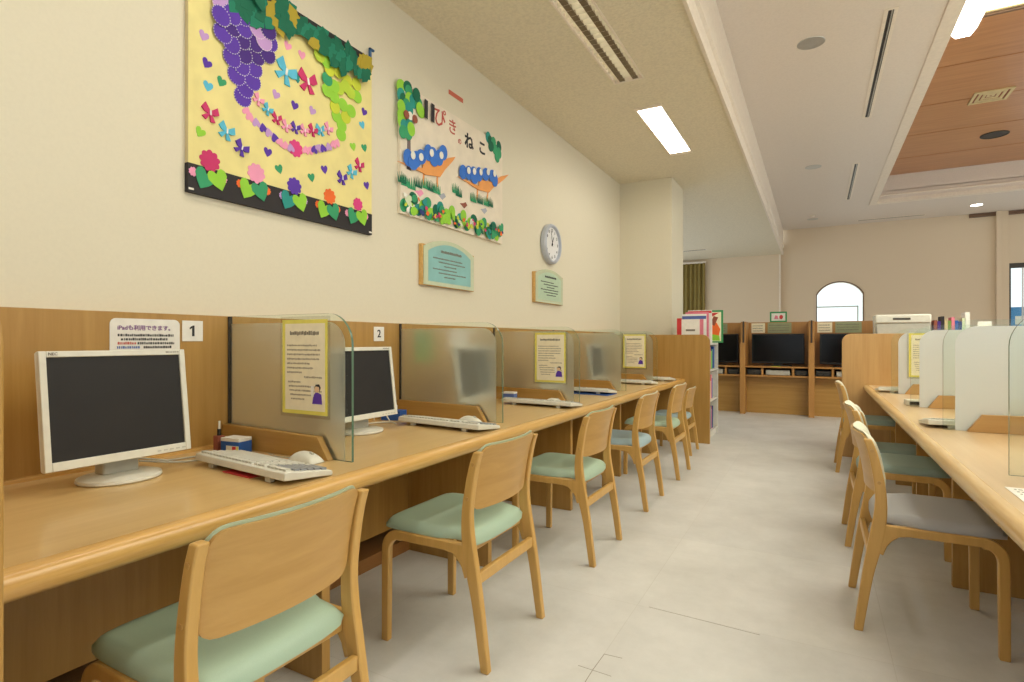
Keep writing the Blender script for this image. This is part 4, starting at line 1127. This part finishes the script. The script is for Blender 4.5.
t = thing('bulletin_board', 'yellow paper bulletin board with purple and green paper grapes', 'bulletin board', (XW, 1.28, 1.70))
W, H = 1.012, 0.962
MB().box(0.001, 0.020, 0, W, 0, H).build('board', 'p_sand', t, bevel=0.001)
MB().box(0.0006, 0.0212, -0.001, W+0.001, -0.001, 0.112).build('black_strip', 'p_black', t)
MB().box(0.0006, 0.0212, -0.001, W+0.001, H-0.035, H+0.001).build('black_strip', 'p_black', t)
MB().box(0.020, 0.0215, 0.001, W-0.001, 0.112, H-0.035).build('paper_sheet', 'p_paperyellow', t)
def cut(name, pts, col, x=0.0216, th=0.0012, parent=None):
    return MB().prism(pts, 'x', x, x+th).build(name, 'p_'+col, parent or t)
rnd = random.Random(4)
for y, z, c in BOARD['hearts']:
    cut('paper_heart', place(HEART, y, z, 0.041, rnd.uniform(-0.5, 0.5)), c)
for i, (y, z, c) in enumerate(BOARD['chain']):
    cut('paper_heart', place(HEART, y, z, 0.040, pi + rnd.uniform(-0.5, 0.5)), c, 0.0216 + 0.0004*i)
for i, (y, z, c) in enumerate(BOARD['clover']):
    cut('paper_heart', place(HEART, y, z+0.012, 0.084, (-0.38, 0.38)[i % 2]), c, 0.0240 + 0.0003*i)
for y, z, c in BOARD['dots']:
    cut('paper_dot', place(FLOWER, y, z, 0.038, 0), c, 0.0218)
for y, z, c, s in BOARD['flowers']:
    f = cut('paper_flower', place(FLOWER, y, z, s*2.0, rnd.uniform(0, 1)), c, 0.0226)
for y, z, c, s in BOARD['bows']:
    a = rnd.uniform(-0.6, 0.1)
    b = MB()
    for P, x in ((BOWA, 0.0222), (BOWB, 0.0226), (TAILA, 0.0230), (TAILB, 0.0234)):
        b.prism(place(P, y, z, s, a), 'x', x, x+0.006)
    o = b.build('paper_bow', 'p_'+c, t)
    MB().prism(place([(-0.07, 0.12), (0.02, 0.14), (0.08, -0.12), (-0.01, -0.14)], y, z, s, a), 'x', 0.030, 0.0315).build('knot', 'p_white', o)
for i, (y, z, c) in enumerate(BOARD['grapes']):
    a = rnd.uniform(-0.4, 0.4)
    x = 0.0222 + 0.0005*(len(BOARD['grapes'])-i)
    g = cut('paper_grape', place(DISC, y, z, 0.082, a), c, x)
    b = MB()
    for k in range(22):      # pale stitching round the rim
        q = 2*pi*k/22
        p = (y + 0.0395*cos(q), z + 0.0395*sin(q))
        b.box(x+0.0012, x+0.0015, p[0]-0.0018, p[0]+0.0018, p[1]-0.0018, p[1]+0.0018)
    b.build('stitching', 'p_white', g)
for i, (y, z, c) in enumerate(BOARD['greengrapes']):
    cut('paper_grape', place(DISC, y, z, 0.066, 0), c, 0.0222 + 0.0005*(22-i))
leaf_list = BOARD['leaves'] + [(0.02+k*0.022, 0.90+0.012*(k % 3), ('dgreen', 'teal', 'ochre')[k % 3 if k % 5 == 0 else k % 2]) for k in range(4, 13)]
for i, (y, z, c) in enumerate(leaf_list):
    cut('paper_leaf', place(LEAF, min(y, W-0.075), min(z, H-0.03), 0.125, 2.8 + rnd.uniform(-0.9, 0.9)), 'leafgreen' if c == 'teal' else c, 0.0350 + 0.0004*i)
cut('paper_leaf', place(LEAF, 0.512, 0.655, 0.06, 0.2), 'teal', 0.0222)
for y, z in ((0.012, 0.012), (W-0.012, 0.012)):
    MB().box(0.020, 0.0225, y-0.010, y+0.010, z-0.004, z+0.004).build('staple', 'p_white', t)
MB().box(0.012, 0.024, W-0.016, W-0.004, H-0.03, H+0.055).box(0.012, 0.024, W-0.016, W+0.018, H+0.045, H+0.055).build('hook', 'p_tape', t)

t = thing('bulletin_board', 'white paper poster board with orange and blue paper figures and foliage', 'bulletin board', (XW, 2.53, 1.87))
W, H = 1.20, 0.765
MB().box(0.001, 0.022, 0, W, 0, H).build('board', 'p_posterwhite', t, bevel=0.001)
X0 = 0.0222
cut('trunk', [(0.055, 0.27), (0.095, 0.27), (0.085, 0.60), (0.065, 0.60)], 'trunk', X0)
for i, (y, z, c) in enumerate(POSTER['tree']):
    cut('paper_leaf', place(OVAL, y, z, 0.085, 1.2 + rnd.uniform(-0.6, 0.6)), c, X0 + 0.0004*i + 0.001)
for i, (y, z, c) in enumerate(POSTER['leaves']):
    cut('paper_leaf', place(OVAL, y, z, 0.085, 1.3 + rnd.uniform(-0.5, 0.5)), c, X0 + 0.0004*i + 0.0002)
for i, (y, z, c) in enumerate(POSTER['nest']):
    cut('paper_nest', place(DISC, y, z, 0.05, 0), c, X0 + 0.011 + 0.001*i)
for k in (0.229, 0.297):
    MB().prism([(k-0.017, 0.630), (k+0.015, 0.628), (k+0.017, 0.742), (k-0.015, 0.744)], 'x', X0+0.011, X0+0.0125).build('lettering', 'ink', t)
for (y, z), ch, m, s in zip(POSTER['title'][1:], ( 'ぴ', 'き', 'の', 'ね', 'こ'), ('ink_red', 'ink_red', 'ink_red', 'ink', 'ink'), (0.135, 0.11, 0.045, 0.115, 0.105)):
    text_px(ch, s, X0 + 0.001, y, z, 0.0035 if m == 'ink' else 0.0008).build('lettering', m, t)
for k in ('1', '2'):
    cut('paper_vessel', POSTER['boat'+k], 'boatorange', X0 + 0.004, 0.006)
    p = POSTER['legs'+k]
    for a, c in ((p[0], p[1]), (p[2], p[3])):
        cut('paper_strut', [(a[0]-0.008, a[1]), (a[0]+0.008, a[1]), (c[0]+0.008, c[1]-0.02), (c[0]-0.008, c[1]-0.02)], 'boatorange', X0 + 0.001)
    for i, (y, z) in enumerate(POSTER['blue'+k]):
        cut('paper_bundle', place(OVAL, y, z-0.01, 0.105, 1.0 + rnd.uniform(-0.4, 0.4)), 'bluegarland', X0 + 0.011 + 0.0005*i)
for i, (y, z) in enumerate(POSTER['white']):
    cut('paper_dot', place(OVAL, y, z-0.012, 0.05, 1.2), 'white', X0 + 0.018 + 0.0003*i)
for i, (y, z, c) in enumerate(POSTER['grass']):
    tuft = []
    for k in range(5):
        tuft += [(-0.5+0.2*k, -0.4), (-0.46+0.2*k + (k-2)*0.05, 0.5-0.1*abs(k-2))]
    cut('paper_grass', place([(-0.5, -0.45)] + tuft + [(0.5, -0.45)], y, z, 0.075, 0), c, X0 + 0.001 + 0.0004*i)
for y, z, c in POSTER['small']:
    cut('paper_bird', place([(-0.5, 0.1), (0.0, -0.2), (0.4, 0.05), (0.2, 0.25), (-0.1, 0.15)], y, z, 0.10, 0.1), c, X0)
for i, (y, z, c) in enumerate(POSTER['band'][:70]):
    s = rnd.uniform(0.05, 0.078) if c in ('lime', 'green', 'teal', 'dgreen', 'pale', 'white') else rnd.uniform(0.024, 0.036)
    cut('paper_foliage', place(rnd.choice((LEAF, OVAL, HEART)), y+0.01, max(z, 0.03), s, rnd.uniform(0, 6)), c, X0 + (0.0076 if s > 0.04 else 0.022) + 0.00019*i)
for k in range(26):
    cut('paper_foliage', place(OVAL, 0.03+k*0.0445, 0.05+0.03*(k % 3), 0.085, rnd.uniform(0, 3)), ('green', 'lime', 'dgreen', 'teal', 'lime')[k % 5], X0 + 0.0002 + 0.00025*k)

t = thing('tape_strip', 'short orange paper strip stuck above the white poster board', 'tape', (XW, 3.13, 2.77))
MB().box(0.0, 0.002, -0.085, 0.085, 0.0, 0.03).build('strip', 'p_redtag', t)

def plaque(y0, y1, z0, z1, rise, sheet, label, seed):
    t = thing('plaque', label, 'sign', (XW, (y0+y1)/2, z0), group='arched plaques under the poster board')
    w, h = (y1-y0)/2, z1-z0
    MB().box(0.0, 0.028, -w, w, 0.0, h).build('block', 'nosing', t, bevel=0.002)
    wi = w-0.012
    r = (wi*wi + rise*rise)/(2*rise)
    a = math.degrees(math.asin(wi/r))
    top = [(r*sin(R(q)), h-0.012+rise-r + r*cos(R(q))) for q in [a - 2*a*k/16 for k in range(17)]]
    MB().prism([(-wi, 0.004), (wi, 0.004)] + top, 'x', 0.0285, 0.034).build('face', 'acrylic', t)
    wj = wi-0.042
    top2 = [(p[0]*wj/wi, p[1]-0.025) for p in top]
    MB().prism([(-wj, 0.028), (wj, 0.028)] + top2, 'x', 0.0342, 0.0350).build('sheet', sheet, t)
    b = MB()
    r3 = random.Random(seed)
    rows_px(b, -wj*0.45, wj*0.55, h-0.035, 0.018, 0.0351, r3)
    for k in range(6):
        rows_px(b, -wj*0.8+0.06*(k % 3), wj*r3.uniform(0.2, 0.85), h-0.078-k*0.023, 0.009, 0.0351, r3)
    b.build('lettering', 'ink_soft' if seed == 1 else 'ink', t)
    return t
plaque(2.724, 3.314, 1.468, 1.722, 0.062, 'teal_sheet', 'arched wooden plaque with blue sheet below the white poster board', 1)
plaque(4.283, 4.884, 1.458, 1.722, 0.055, 'mint_sheet', 'arched wooden plaque with mint sheet below the clock', 2)

t = thing('wall_clock', 'round white wall clock with silver rim above the mint plaque', 'clock', (XW, 4.625, 2.005))
MB().lathe([(0.172, 0.0), (0.182, 0.008), (0.182, 0.042), (0.172, 0.055), (0.158, 0.055), (0.152, 0.038), (0.15, 0.03)], axis='x', seg=48).build('rim', 'clock_rim', t)
MB().lathe([(0.153, 0.026), (0.153, 0.033), (0.01, 0.0335)], axis='x', seg=48).build('dial', 'clock_face', t)
for k in range(1, 13):
    a = 2*pi*k/12
    text_px(str(k), 0.036, 0.0345, 0.122*sin(a), 0.122*cos(a), 0.0008).build('numeral', 'ink', t)
def hand(a, l, w, x, nm):
    d, n_ = Vector((sin(a), cos(a))), Vector((cos(a), -sin(a)))
    q = [-d*0.02 + n_*w, d*l + n_*w*0.5, d*l - n_*w*0.5, -d*0.02 - n_*w]
    MB().prism([tuple(p) for p in q], 'x', x, x+0.002).build(nm, 'ink', t)
hand(R(-12), 0.115, 0.004, 0.0375, 'minute_hand')
hand(R(28), 0.078, 0.005, 0.035, 'hour_hand')
MB().lathe([(0.008, 0.034), (0.008, 0.041), (0.002, 0.042)], axis='x', seg=16).build('hub', 'ink', t)

# ------------------------------------------------------------------ booths with televisions in front of the far wall
BX = [-1.94, -0.993, -0.058, 0.88]
t = thing('media_booth', 'row of oak viewing booths with televisions facing the aisle', 'booth', (-0.53, 9.5, 0))
ox, oy = t.location.x, t.location.y
for x in BX:
    MB().prism([(9.2-oy, 0.0), (9.80-oy, 0.0), (9.80-oy, 1.42), (9.32-oy, 1.42), (9.32-oy, 1.09), (9.2-oy, 1.09)], 'x', x-0.038-ox, x+0.038-ox).build('divider_panel', 'pink_wood', t, bevel=0.003)
    MB().box(x-0.010-ox, x+0.012-ox, 9.309-oy, 9.319-oy, 1.092, 1.425).build('edge_channel', 'channel', t)
for a, c in zip(BX[:-1], BX[1:]):
    x0, x1 = a+0.038-ox, c-0.038-ox
    MB().box(x0, x1, 9.76-oy, 9.80-oy, 0.60, 1.42).build('back_panel', 'pink_wood', t)
    MB().box(x0, x1, 9.24-oy, 9.76-oy, 0.715, 0.735).build('shelf', 'pink_wood', t, bevel=0.002)
    MB().box(x0, x1, 9.26-oy, 9.76-oy, 0.575, 0.600).build('shelf', 'pink_wood', t, bevel=0.002)
    MB().box(x0, x1, 9.72-oy, 9.76-oy, 0.600, 0.715).build('niche_back', 'plinth', t)
    for s in (0.235, 0.655):
        MB().box(x0+s-0.015, x0+s+0.015, 9.28-oy, 9.72-oy, 0.600, 0.715).build('niche_post', 'pink_wood', t)
    MB().box(x0, x1, 9.45-oy, 9.48-oy, 0.0, 0.575).build('modesty_panel', 'panel_x', t)

def tv(x, label):
    t = thing('television', label, 'television', (x, 9.60, 0.7356), group='televisions in the oak booths')
    MB().prism(rr(0.40, 0.20, 0.03), 'z', 0.0, 0.012).build('base', 'black', t)
    MB().box(-0.06, 0.06, -0.015, 0.015, 0.010, 0.06).build('neck', 'black', t)
    MB().box(-0.372, 0.372, -0.02, 0.022, 0.035, 0.497).build('housing', 'black', t, bevel=0.004)
    MB().box(-0.355, 0.355, -0.0215, -0.0195, 0.062, 0.480).build('screen', 'tv', t)
    return t
t0 = tv(-0.525, 'black television in the middle booth')
dup(t0, loc=(-1.465, 9.60, 0.7356), label='black television half hidden behind the white bookcase')
dup(t0, loc=(0.42, 9.60, 0.7356), label='black television in the right booth behind counter end panel')

def player(x, w, h, m, label, face):
    t = thing('video_player', label, 'video player', (x, 9.44, 0.6006), group='players in the booth niches')
    MB().box(-w/2, w/2, -0.13, 0.13, 0.004, h).build('case', m, t, bevel=0.003)
    MB().box(-w/2+0.02, w/2-0.02, -0.1315, -0.1295, h*0.55, h*0.8).build('tray', face, t)
    MB().box(-w/2+0.03, -w/2+0.09, -0.132, -0.130, h*0.2, h*0.4).box(w/2-0.09, w/2-0.03, -0.132, -0.130, h*0.2, h*0.4).build('buttons', face, t)
    for xx in (-w*0.4, w*0.4):
        MB().box(xx-0.015, xx+0.015, -0.10, 0.10, 0.0, 0.006).build('foot', 'black', t)
    return t
for (a, nm) in ((BX[0], 'left'), (BX[1], 'middle'), (BX[2], 'right')):
    player(a+0.155, 0.195, 0.085, 'black', 'black player in the left niche of the %s booth' % nm, 'dark')
    player(a+0.485, 0.33, 0.075, 'plastic_dk', 'pale silver player in the central niche of the %s booth' % nm, 'metal')
    player(a+0.800, 0.17, 0.085, 'black', 'black player in the right niche of the %s booth' % nm, 'dark')
t = thing('paper_slip', 'small yellow slip lying on the middle booth shelf', 'paper', (-0.53, 9.30, 0.735))
MB().box(-0.06, 0.06, -0.04, 0.04, 0.0, 0.004).build('sheet', 'p_yellowgreen', t)

def card(x, w, z0, h, m, label, seed):
    t = thing('sign', label, 'sign', (x, 9.758, z0), group='cards on the booth back panels')
    MB().box(-w/2, w/2, -0.003, 0.0, 0, h).build('card', m, t)
    b = MB(); r4 = random.Random(seed)
    for k in range(3):
        rows(b, -w/2+0.02, w/2-0.03, h-0.05-k*0.04, 0.018, -0.0036, r4, 0.012)
    b.build('lettering', 'ink_soft', t)
for a, nm in ((BX[0], 'left'), (BX[1], 'middle'), (BX[2], 'right')):
    card(a+0.175, 0.20, 1.25, 0.155, 'cream', 'cream card at upper left of the %s booth' % nm, 31)
    card(a+0.485, 0.34, 1.245, 0.165, 'p_cardgreen', 'grey green card above the television of the %s booth' % nm, 33)
t = thing('framed_picture', 'small green framed picture standing on the middle booth', 'picture frame', (-0.525, 9.775, 1.42))
b = MB()
for (x0, x1, z0, z1) in ((-0.122, -0.10, 0, 0.165), (0.10, 0.122, 0, 0.165), (-0.10, 0.10, 0, 0.022), (-0.10, 0.10, 0.143, 0.165)):
    b.box(x0, x1, -0.010, 0.010, z0, z1)
b.build('frame', 'p_bordergreen', t, bevel=0.002)
MB().box(-0.10, 0.10, -0.004, 0.004, 0.022, 0.143).build('mount', 'white', t)
MB().prism([(0.04+0.028*cos(k*pi/6), 0.08+0.035*sin(k*pi/6)) for k in range(12)], 'y', -0.006, -0.004).build('red_motif', 'p_redcover', t)
MB().prism([(-0.06, 0.05), (0.0, 0.05), (-0.01, 0.10), (-0.045, 0.11)], 'y', -0.006, -0.004).build('pink_motif', 'p_pinkcover', t)

# ------------------------------------------------------------------ bookcases behind the counter end panels
def book(name_label, x, y, z, w, d, h, cover, group=None, rz=0.0, tilt=0.0):
    """w: along y (thickness), d: along x (depth), h: height; spine faces +x"""
    b = MB()
    b.box(-d/2, d/2, -w/2, -w/2+0.0025, 0, h, 0).box(-d/2, d/2, w/2-0.0025, w/2, 0, h, 0).box(d/2-0.003, d/2, -w/2+0.0025, w/2-0.0025, 0, h, 0)
    b.box(-d/2+0.004, d/2-0.003, -w/2+0.0026, w/2-0.0026, 0.003, h-0.003, 1)
    o = b.build('book', ['p_'+cover if not cover.startswith('=') else cover[1:], 'white'])
    o.location = (x, y, z+0.0006)
    o.rotation_euler = (tilt, 0, rz)
    tag(o, name_label, 'book', group)
    return o

def bookcase(label, x0, x1, y0, y1, zs, top, mat, front):
    t = thing('bookcase', label, 'bookcase', ((x0+x1)/2, (y0+y1)/2, 0))
    a, c, p, q = x0-t.location.x, x1-t.location.x, y0-t.location.y, y1-t.location.y
    for yy in (p, q-0.02):
        MB().box(a, c, yy, yy+0.02, 0.0, top-0.025).build('side_panel', mat, t, bevel=0.002)
    bx = (a, a+0.012) if front > 0 else (c-0.012, c)
    MB().box(bx[0], bx[1], p+0.02, q-0.02, 0.0, top-0.025).build('back_panel', mat, t)
    for z in zs:
        MB().box(a+0.012, c-0.004, p+0.02, q-0.02, z, z+0.02).build('shelf', mat, t, bevel=0.002)
    MB().box(a, c, p, q, top-0.025, top).build('top', mat, t, bevel=0.003)
    MB().box(a+0.02, c-0.02, p+0.02, q-0.02, 0.0, 0.06).build('plinth', mat, t)
    return t
M['case_white'] = flat('white_laminate', rgb(226, 222, 212), 0.45)
bookcase('white bookcase standing behind the oak end panel of left counter', -1.47, -1.055, 6.375, 7.20, (0.06, 0.42, 0.77), 1.10, 'case_white', 1)
rnd = random.Random(9)
SHELFNAME = {0.08: 'bottom', 0.44: 'middle', 0.79: 'upper'}
COLS = ['yellow', 'royal', 'teacover', 'white', 'pinkcover', 'bluecover', 'sand', 'redcover', 'lime', 'navy', 'teal', 'orange']
CN = dict(yellow='yellow', royal='bright blue', teacover='dull teal', white='white', pinkcover='pink', bluecover='slate blue', sand='beige',
          redcover='red', lime='lime green', navy='navy', teal='green', orange='orange')
for z in (0.08, 0.44, 0.79):
    y = 6.415
    cols = COLS[:]
    rnd.shuffle(cols)
    for c in cols[:11]:
        w = rnd.uniform(0.035, 0.075)
        if y + w > 7.17:
            break
        book('%s spined book on the %s shelf of white bookcase' % (CN[c], SHELFNAME[z]), -1.20, y + w/2, z, w, 0.22, rnd.uniform(0.20, 0.285), c)
        y += w + 0.002

def cover_book(x, y, z, w, h, th, cover, label, bands=(), rz=0.0, lean=0.0):
    """picture book standing up with its front cover towards the camera (-y)"""
    t = thing('picture_book', label, 'book', (x, y, z), rz, 'picture books on top of the white bookcase')
    t.rotation_euler = (lean, 0, rz)
    MB().box(-w/2, w/2, -th/2, -th/2+0.003, 0, h).box(-w/2, w/2, th/2-0.003, th/2, 0, h).box(-w/2, -w/2+0.004, -th/2+0.003, th/2-0.003, 0, h).build('cover', cover, t, bevel=0.001)
    MB().box(-w/2+0.004, w/2-0.004, -th/2+0.003, th/2-0.003, 0.003, h-0.003).build('pages', 'white', t)
    for k, (x0, x1, z0, z1, m) in enumerate(bands):
        MB().box(x0, x1, -th/2-0.0012, -th/2, z0, z1).build('cover_art', m, t)
    return t
ZT = 1.1006
cover_book(-1.352, 6.40, ZT, 0.05, 0.275, 0.02, 'p_redcover', 'small red book at left end on top of the white bookcase')
cover_book(-1.21, 6.405, ZT, 0.24, 0.262, 0.022, 'white', 'white picture book in front on top of white bookcase', ((-0.07, 0.03, 0.13, 0.15, 'ink_soft'), (0.08, 0.12, 0.0, 0.262, 'p_pinkcover')))
cover_book(-1.20, 6.455, ZT, 0.26, 0.322, 0.025, 'white', 'white book with blue band, second from front on bookcase top', ((-0.13, 0.13, 0.265, 0.30, 'p_bluecover'),))
cover_book(-1.18, 6.51, ZT, 0.25, 0.345, 0.025, 'p_pinkcover', 'pink picture book behind the blue banded one on bookcase top')
cover_book(-1.16, 6.57, ZT, 0.26, 0.368, 0.025, 'white', 'tall white picture book with red band at the back of bookcase top', ((-0.13, 0.13, 0.335, 0.36, 'p_redcover'),))
for k, (c, h) in enumerate((('teacover', 0.30), ('white', 0.32), ('sand', 0.33), ('white', 0.31))):
    book('%s thin book standing sideways on the bookcase top' % ('first white', 'dull teal', 'beige', 'second white')[(1, 0, 2, 3)[k]], -1.145, 6.64+0.035*k, ZT, 0.028, 0.18, h, c, 'thin books on top of the white bookcase')
t = thing('display_poster', 'green bordered picture panel standing across the white bookcase top', 'poster', (-1.165, 6.93, ZT))
MB().box(-0.205, 0.205, 0.0, 0.008, 0.0, 0.385).build('board', 'p_bordergreen', t, bevel=0.001)
MB().box(-0.185, 0.183, -0.0012, 0.0, 0.018, 0.362).build('picture', 'cream', t)
MB().prism([(0.02, 0.06), (0.15, 0.05), (0.175, 0.16), (0.13, 0.24), (0.05, 0.20)], 'y', -0.0024, -0.0012).build('orange_motif', 'p_orange', t)
MB().prism([(-0.15, 0.30), (0.0, 0.26), (0.12, 0.33), (0.16, 0.355), (-0.14, 0.345)], 'y', -0.0024, -0.0012).build('red_motif', 'p_redcover', t)
MB().prism([(0.06, 0.225), (0.11, 0.20), (0.15, 0.30), (0.10, 0.315)], 'y', -0.0036, -0.0024).build('brown_motif', 'p_brown', t)
MB().prism([(0.03, 0.025), (0.17, 0.025), (0.16, 0.085), (0.08, 0.10)], 'y', -0.0036, -0.0024).build('green_motif', 'p_lime', t)

# the low case behind the right end panel carries a storage box and a row of books
bookcase('oak bookcase behind the end panel of the right counter', 0.40, 1.45, 6.40, 6.78, (0.06, 0.42, 0.78), 1.15, 'pink_wood', -1)
t = thing('storage_box', 'white storage box with lidded top behind the right counter', 'box', (0.73, 6.60, 1.1506))
MB().prism([(-0.205, 0.0), (0.205, 0.0), (0.215, 0.14), (-0.215, 0.14)], 'y', -0.13, 0.13).build('body', 'plastic_dk', t, bevel=0.008)
MB().box(-0.222, 0.222, -0.14, 0.14, 0.140, 0.225).build('lid', 'plastic', t, bevel=0.012)
MB().box(-0.08, 0.06, -0.1425, -0.1395, 0.172, 0.192).build('handle', 'dark', t)
for s in (-1, 1):
    MB().box(min(s*0.212, s*0.226), max(s*0.212, s*0.226), -0.06, 0.06, 0.02, 0.16).build('clip', 'plastic', t)
x = 0.985
names = ['brown', 'purple', 'black', 'beige', 'olive', 'dusty pink', 'blue', 'navy', 'pale green', 'white tall']
cs = ['brown', 'plum', 'black', 'sand', 'olivegreen', 'pinkcover', 'royal', 'navy', 'pale', 'white']
hs = [0.165, 0.155, 0.20, 0.17, 0.16, 0.19, 0.16, 0.15, 0.18, 0.235]
for nm, c, h in zip(names, cs, hs):
    b = MB()
    w = 0.024 if nm != 'white tall' else 0.034
    b.box(-w/2, w/2, -0.075, -0.072, 0, h, 0).box(-w/2, -w/2+0.0025, -0.072, 0.075, 0, h, 0).box(w/2-0.0025, w/2, -0.072, 0.075, 0, h, 0).box(-w/2+0.0026, w/2-0.0026, -0.0719, 0.07, 0.003, h-0.003, 1)
    o = b.build('book', ['p_'+c, 'white'])
    o.location = (x, 6.55, 1.1506)
    tag(o, '%s book in the row beside the white storage box' % nm, 'book', 'books beside the white storage box')
    x += w + 0.002
t = thing('banner', 'blue banner with white writing outside the right end window', 'banner', (3.9, YF+0.6, 1.0))
MB().box(-0.72, 0.9, 0.0, 0.01, 0.0, 0.80).build('cloth', 'outside_blue', t)
MB().box(-0.40, 0.2, -0.002, 0.0, 0.45, 0.62).build('white_panel', 'white', t)
for x in (-0.70, 0.88):
    MB().tube([(x, 0.02, -1.0), (x, 0.02, 0.85)], 0.012).build('pole', 'metal', t)
t = thing('small_card', 'small white card standing on glass topped end of right bookcase', 'card', (1.36, 6.56, 1.1506))
MB().box(-0.05, 0.05, 0.0, 0.003, 0.0, 0.15).build('card', 'white', t)
MB().box(-0.05, 0.05, 0.0, 0.05, 0.0, 0.003).build('foot', 'white', t)
MB().box(-0.025, 0.03, -0.001, 0.0, 0.06, 0.10).build('red_mark', 'ink_red', t)
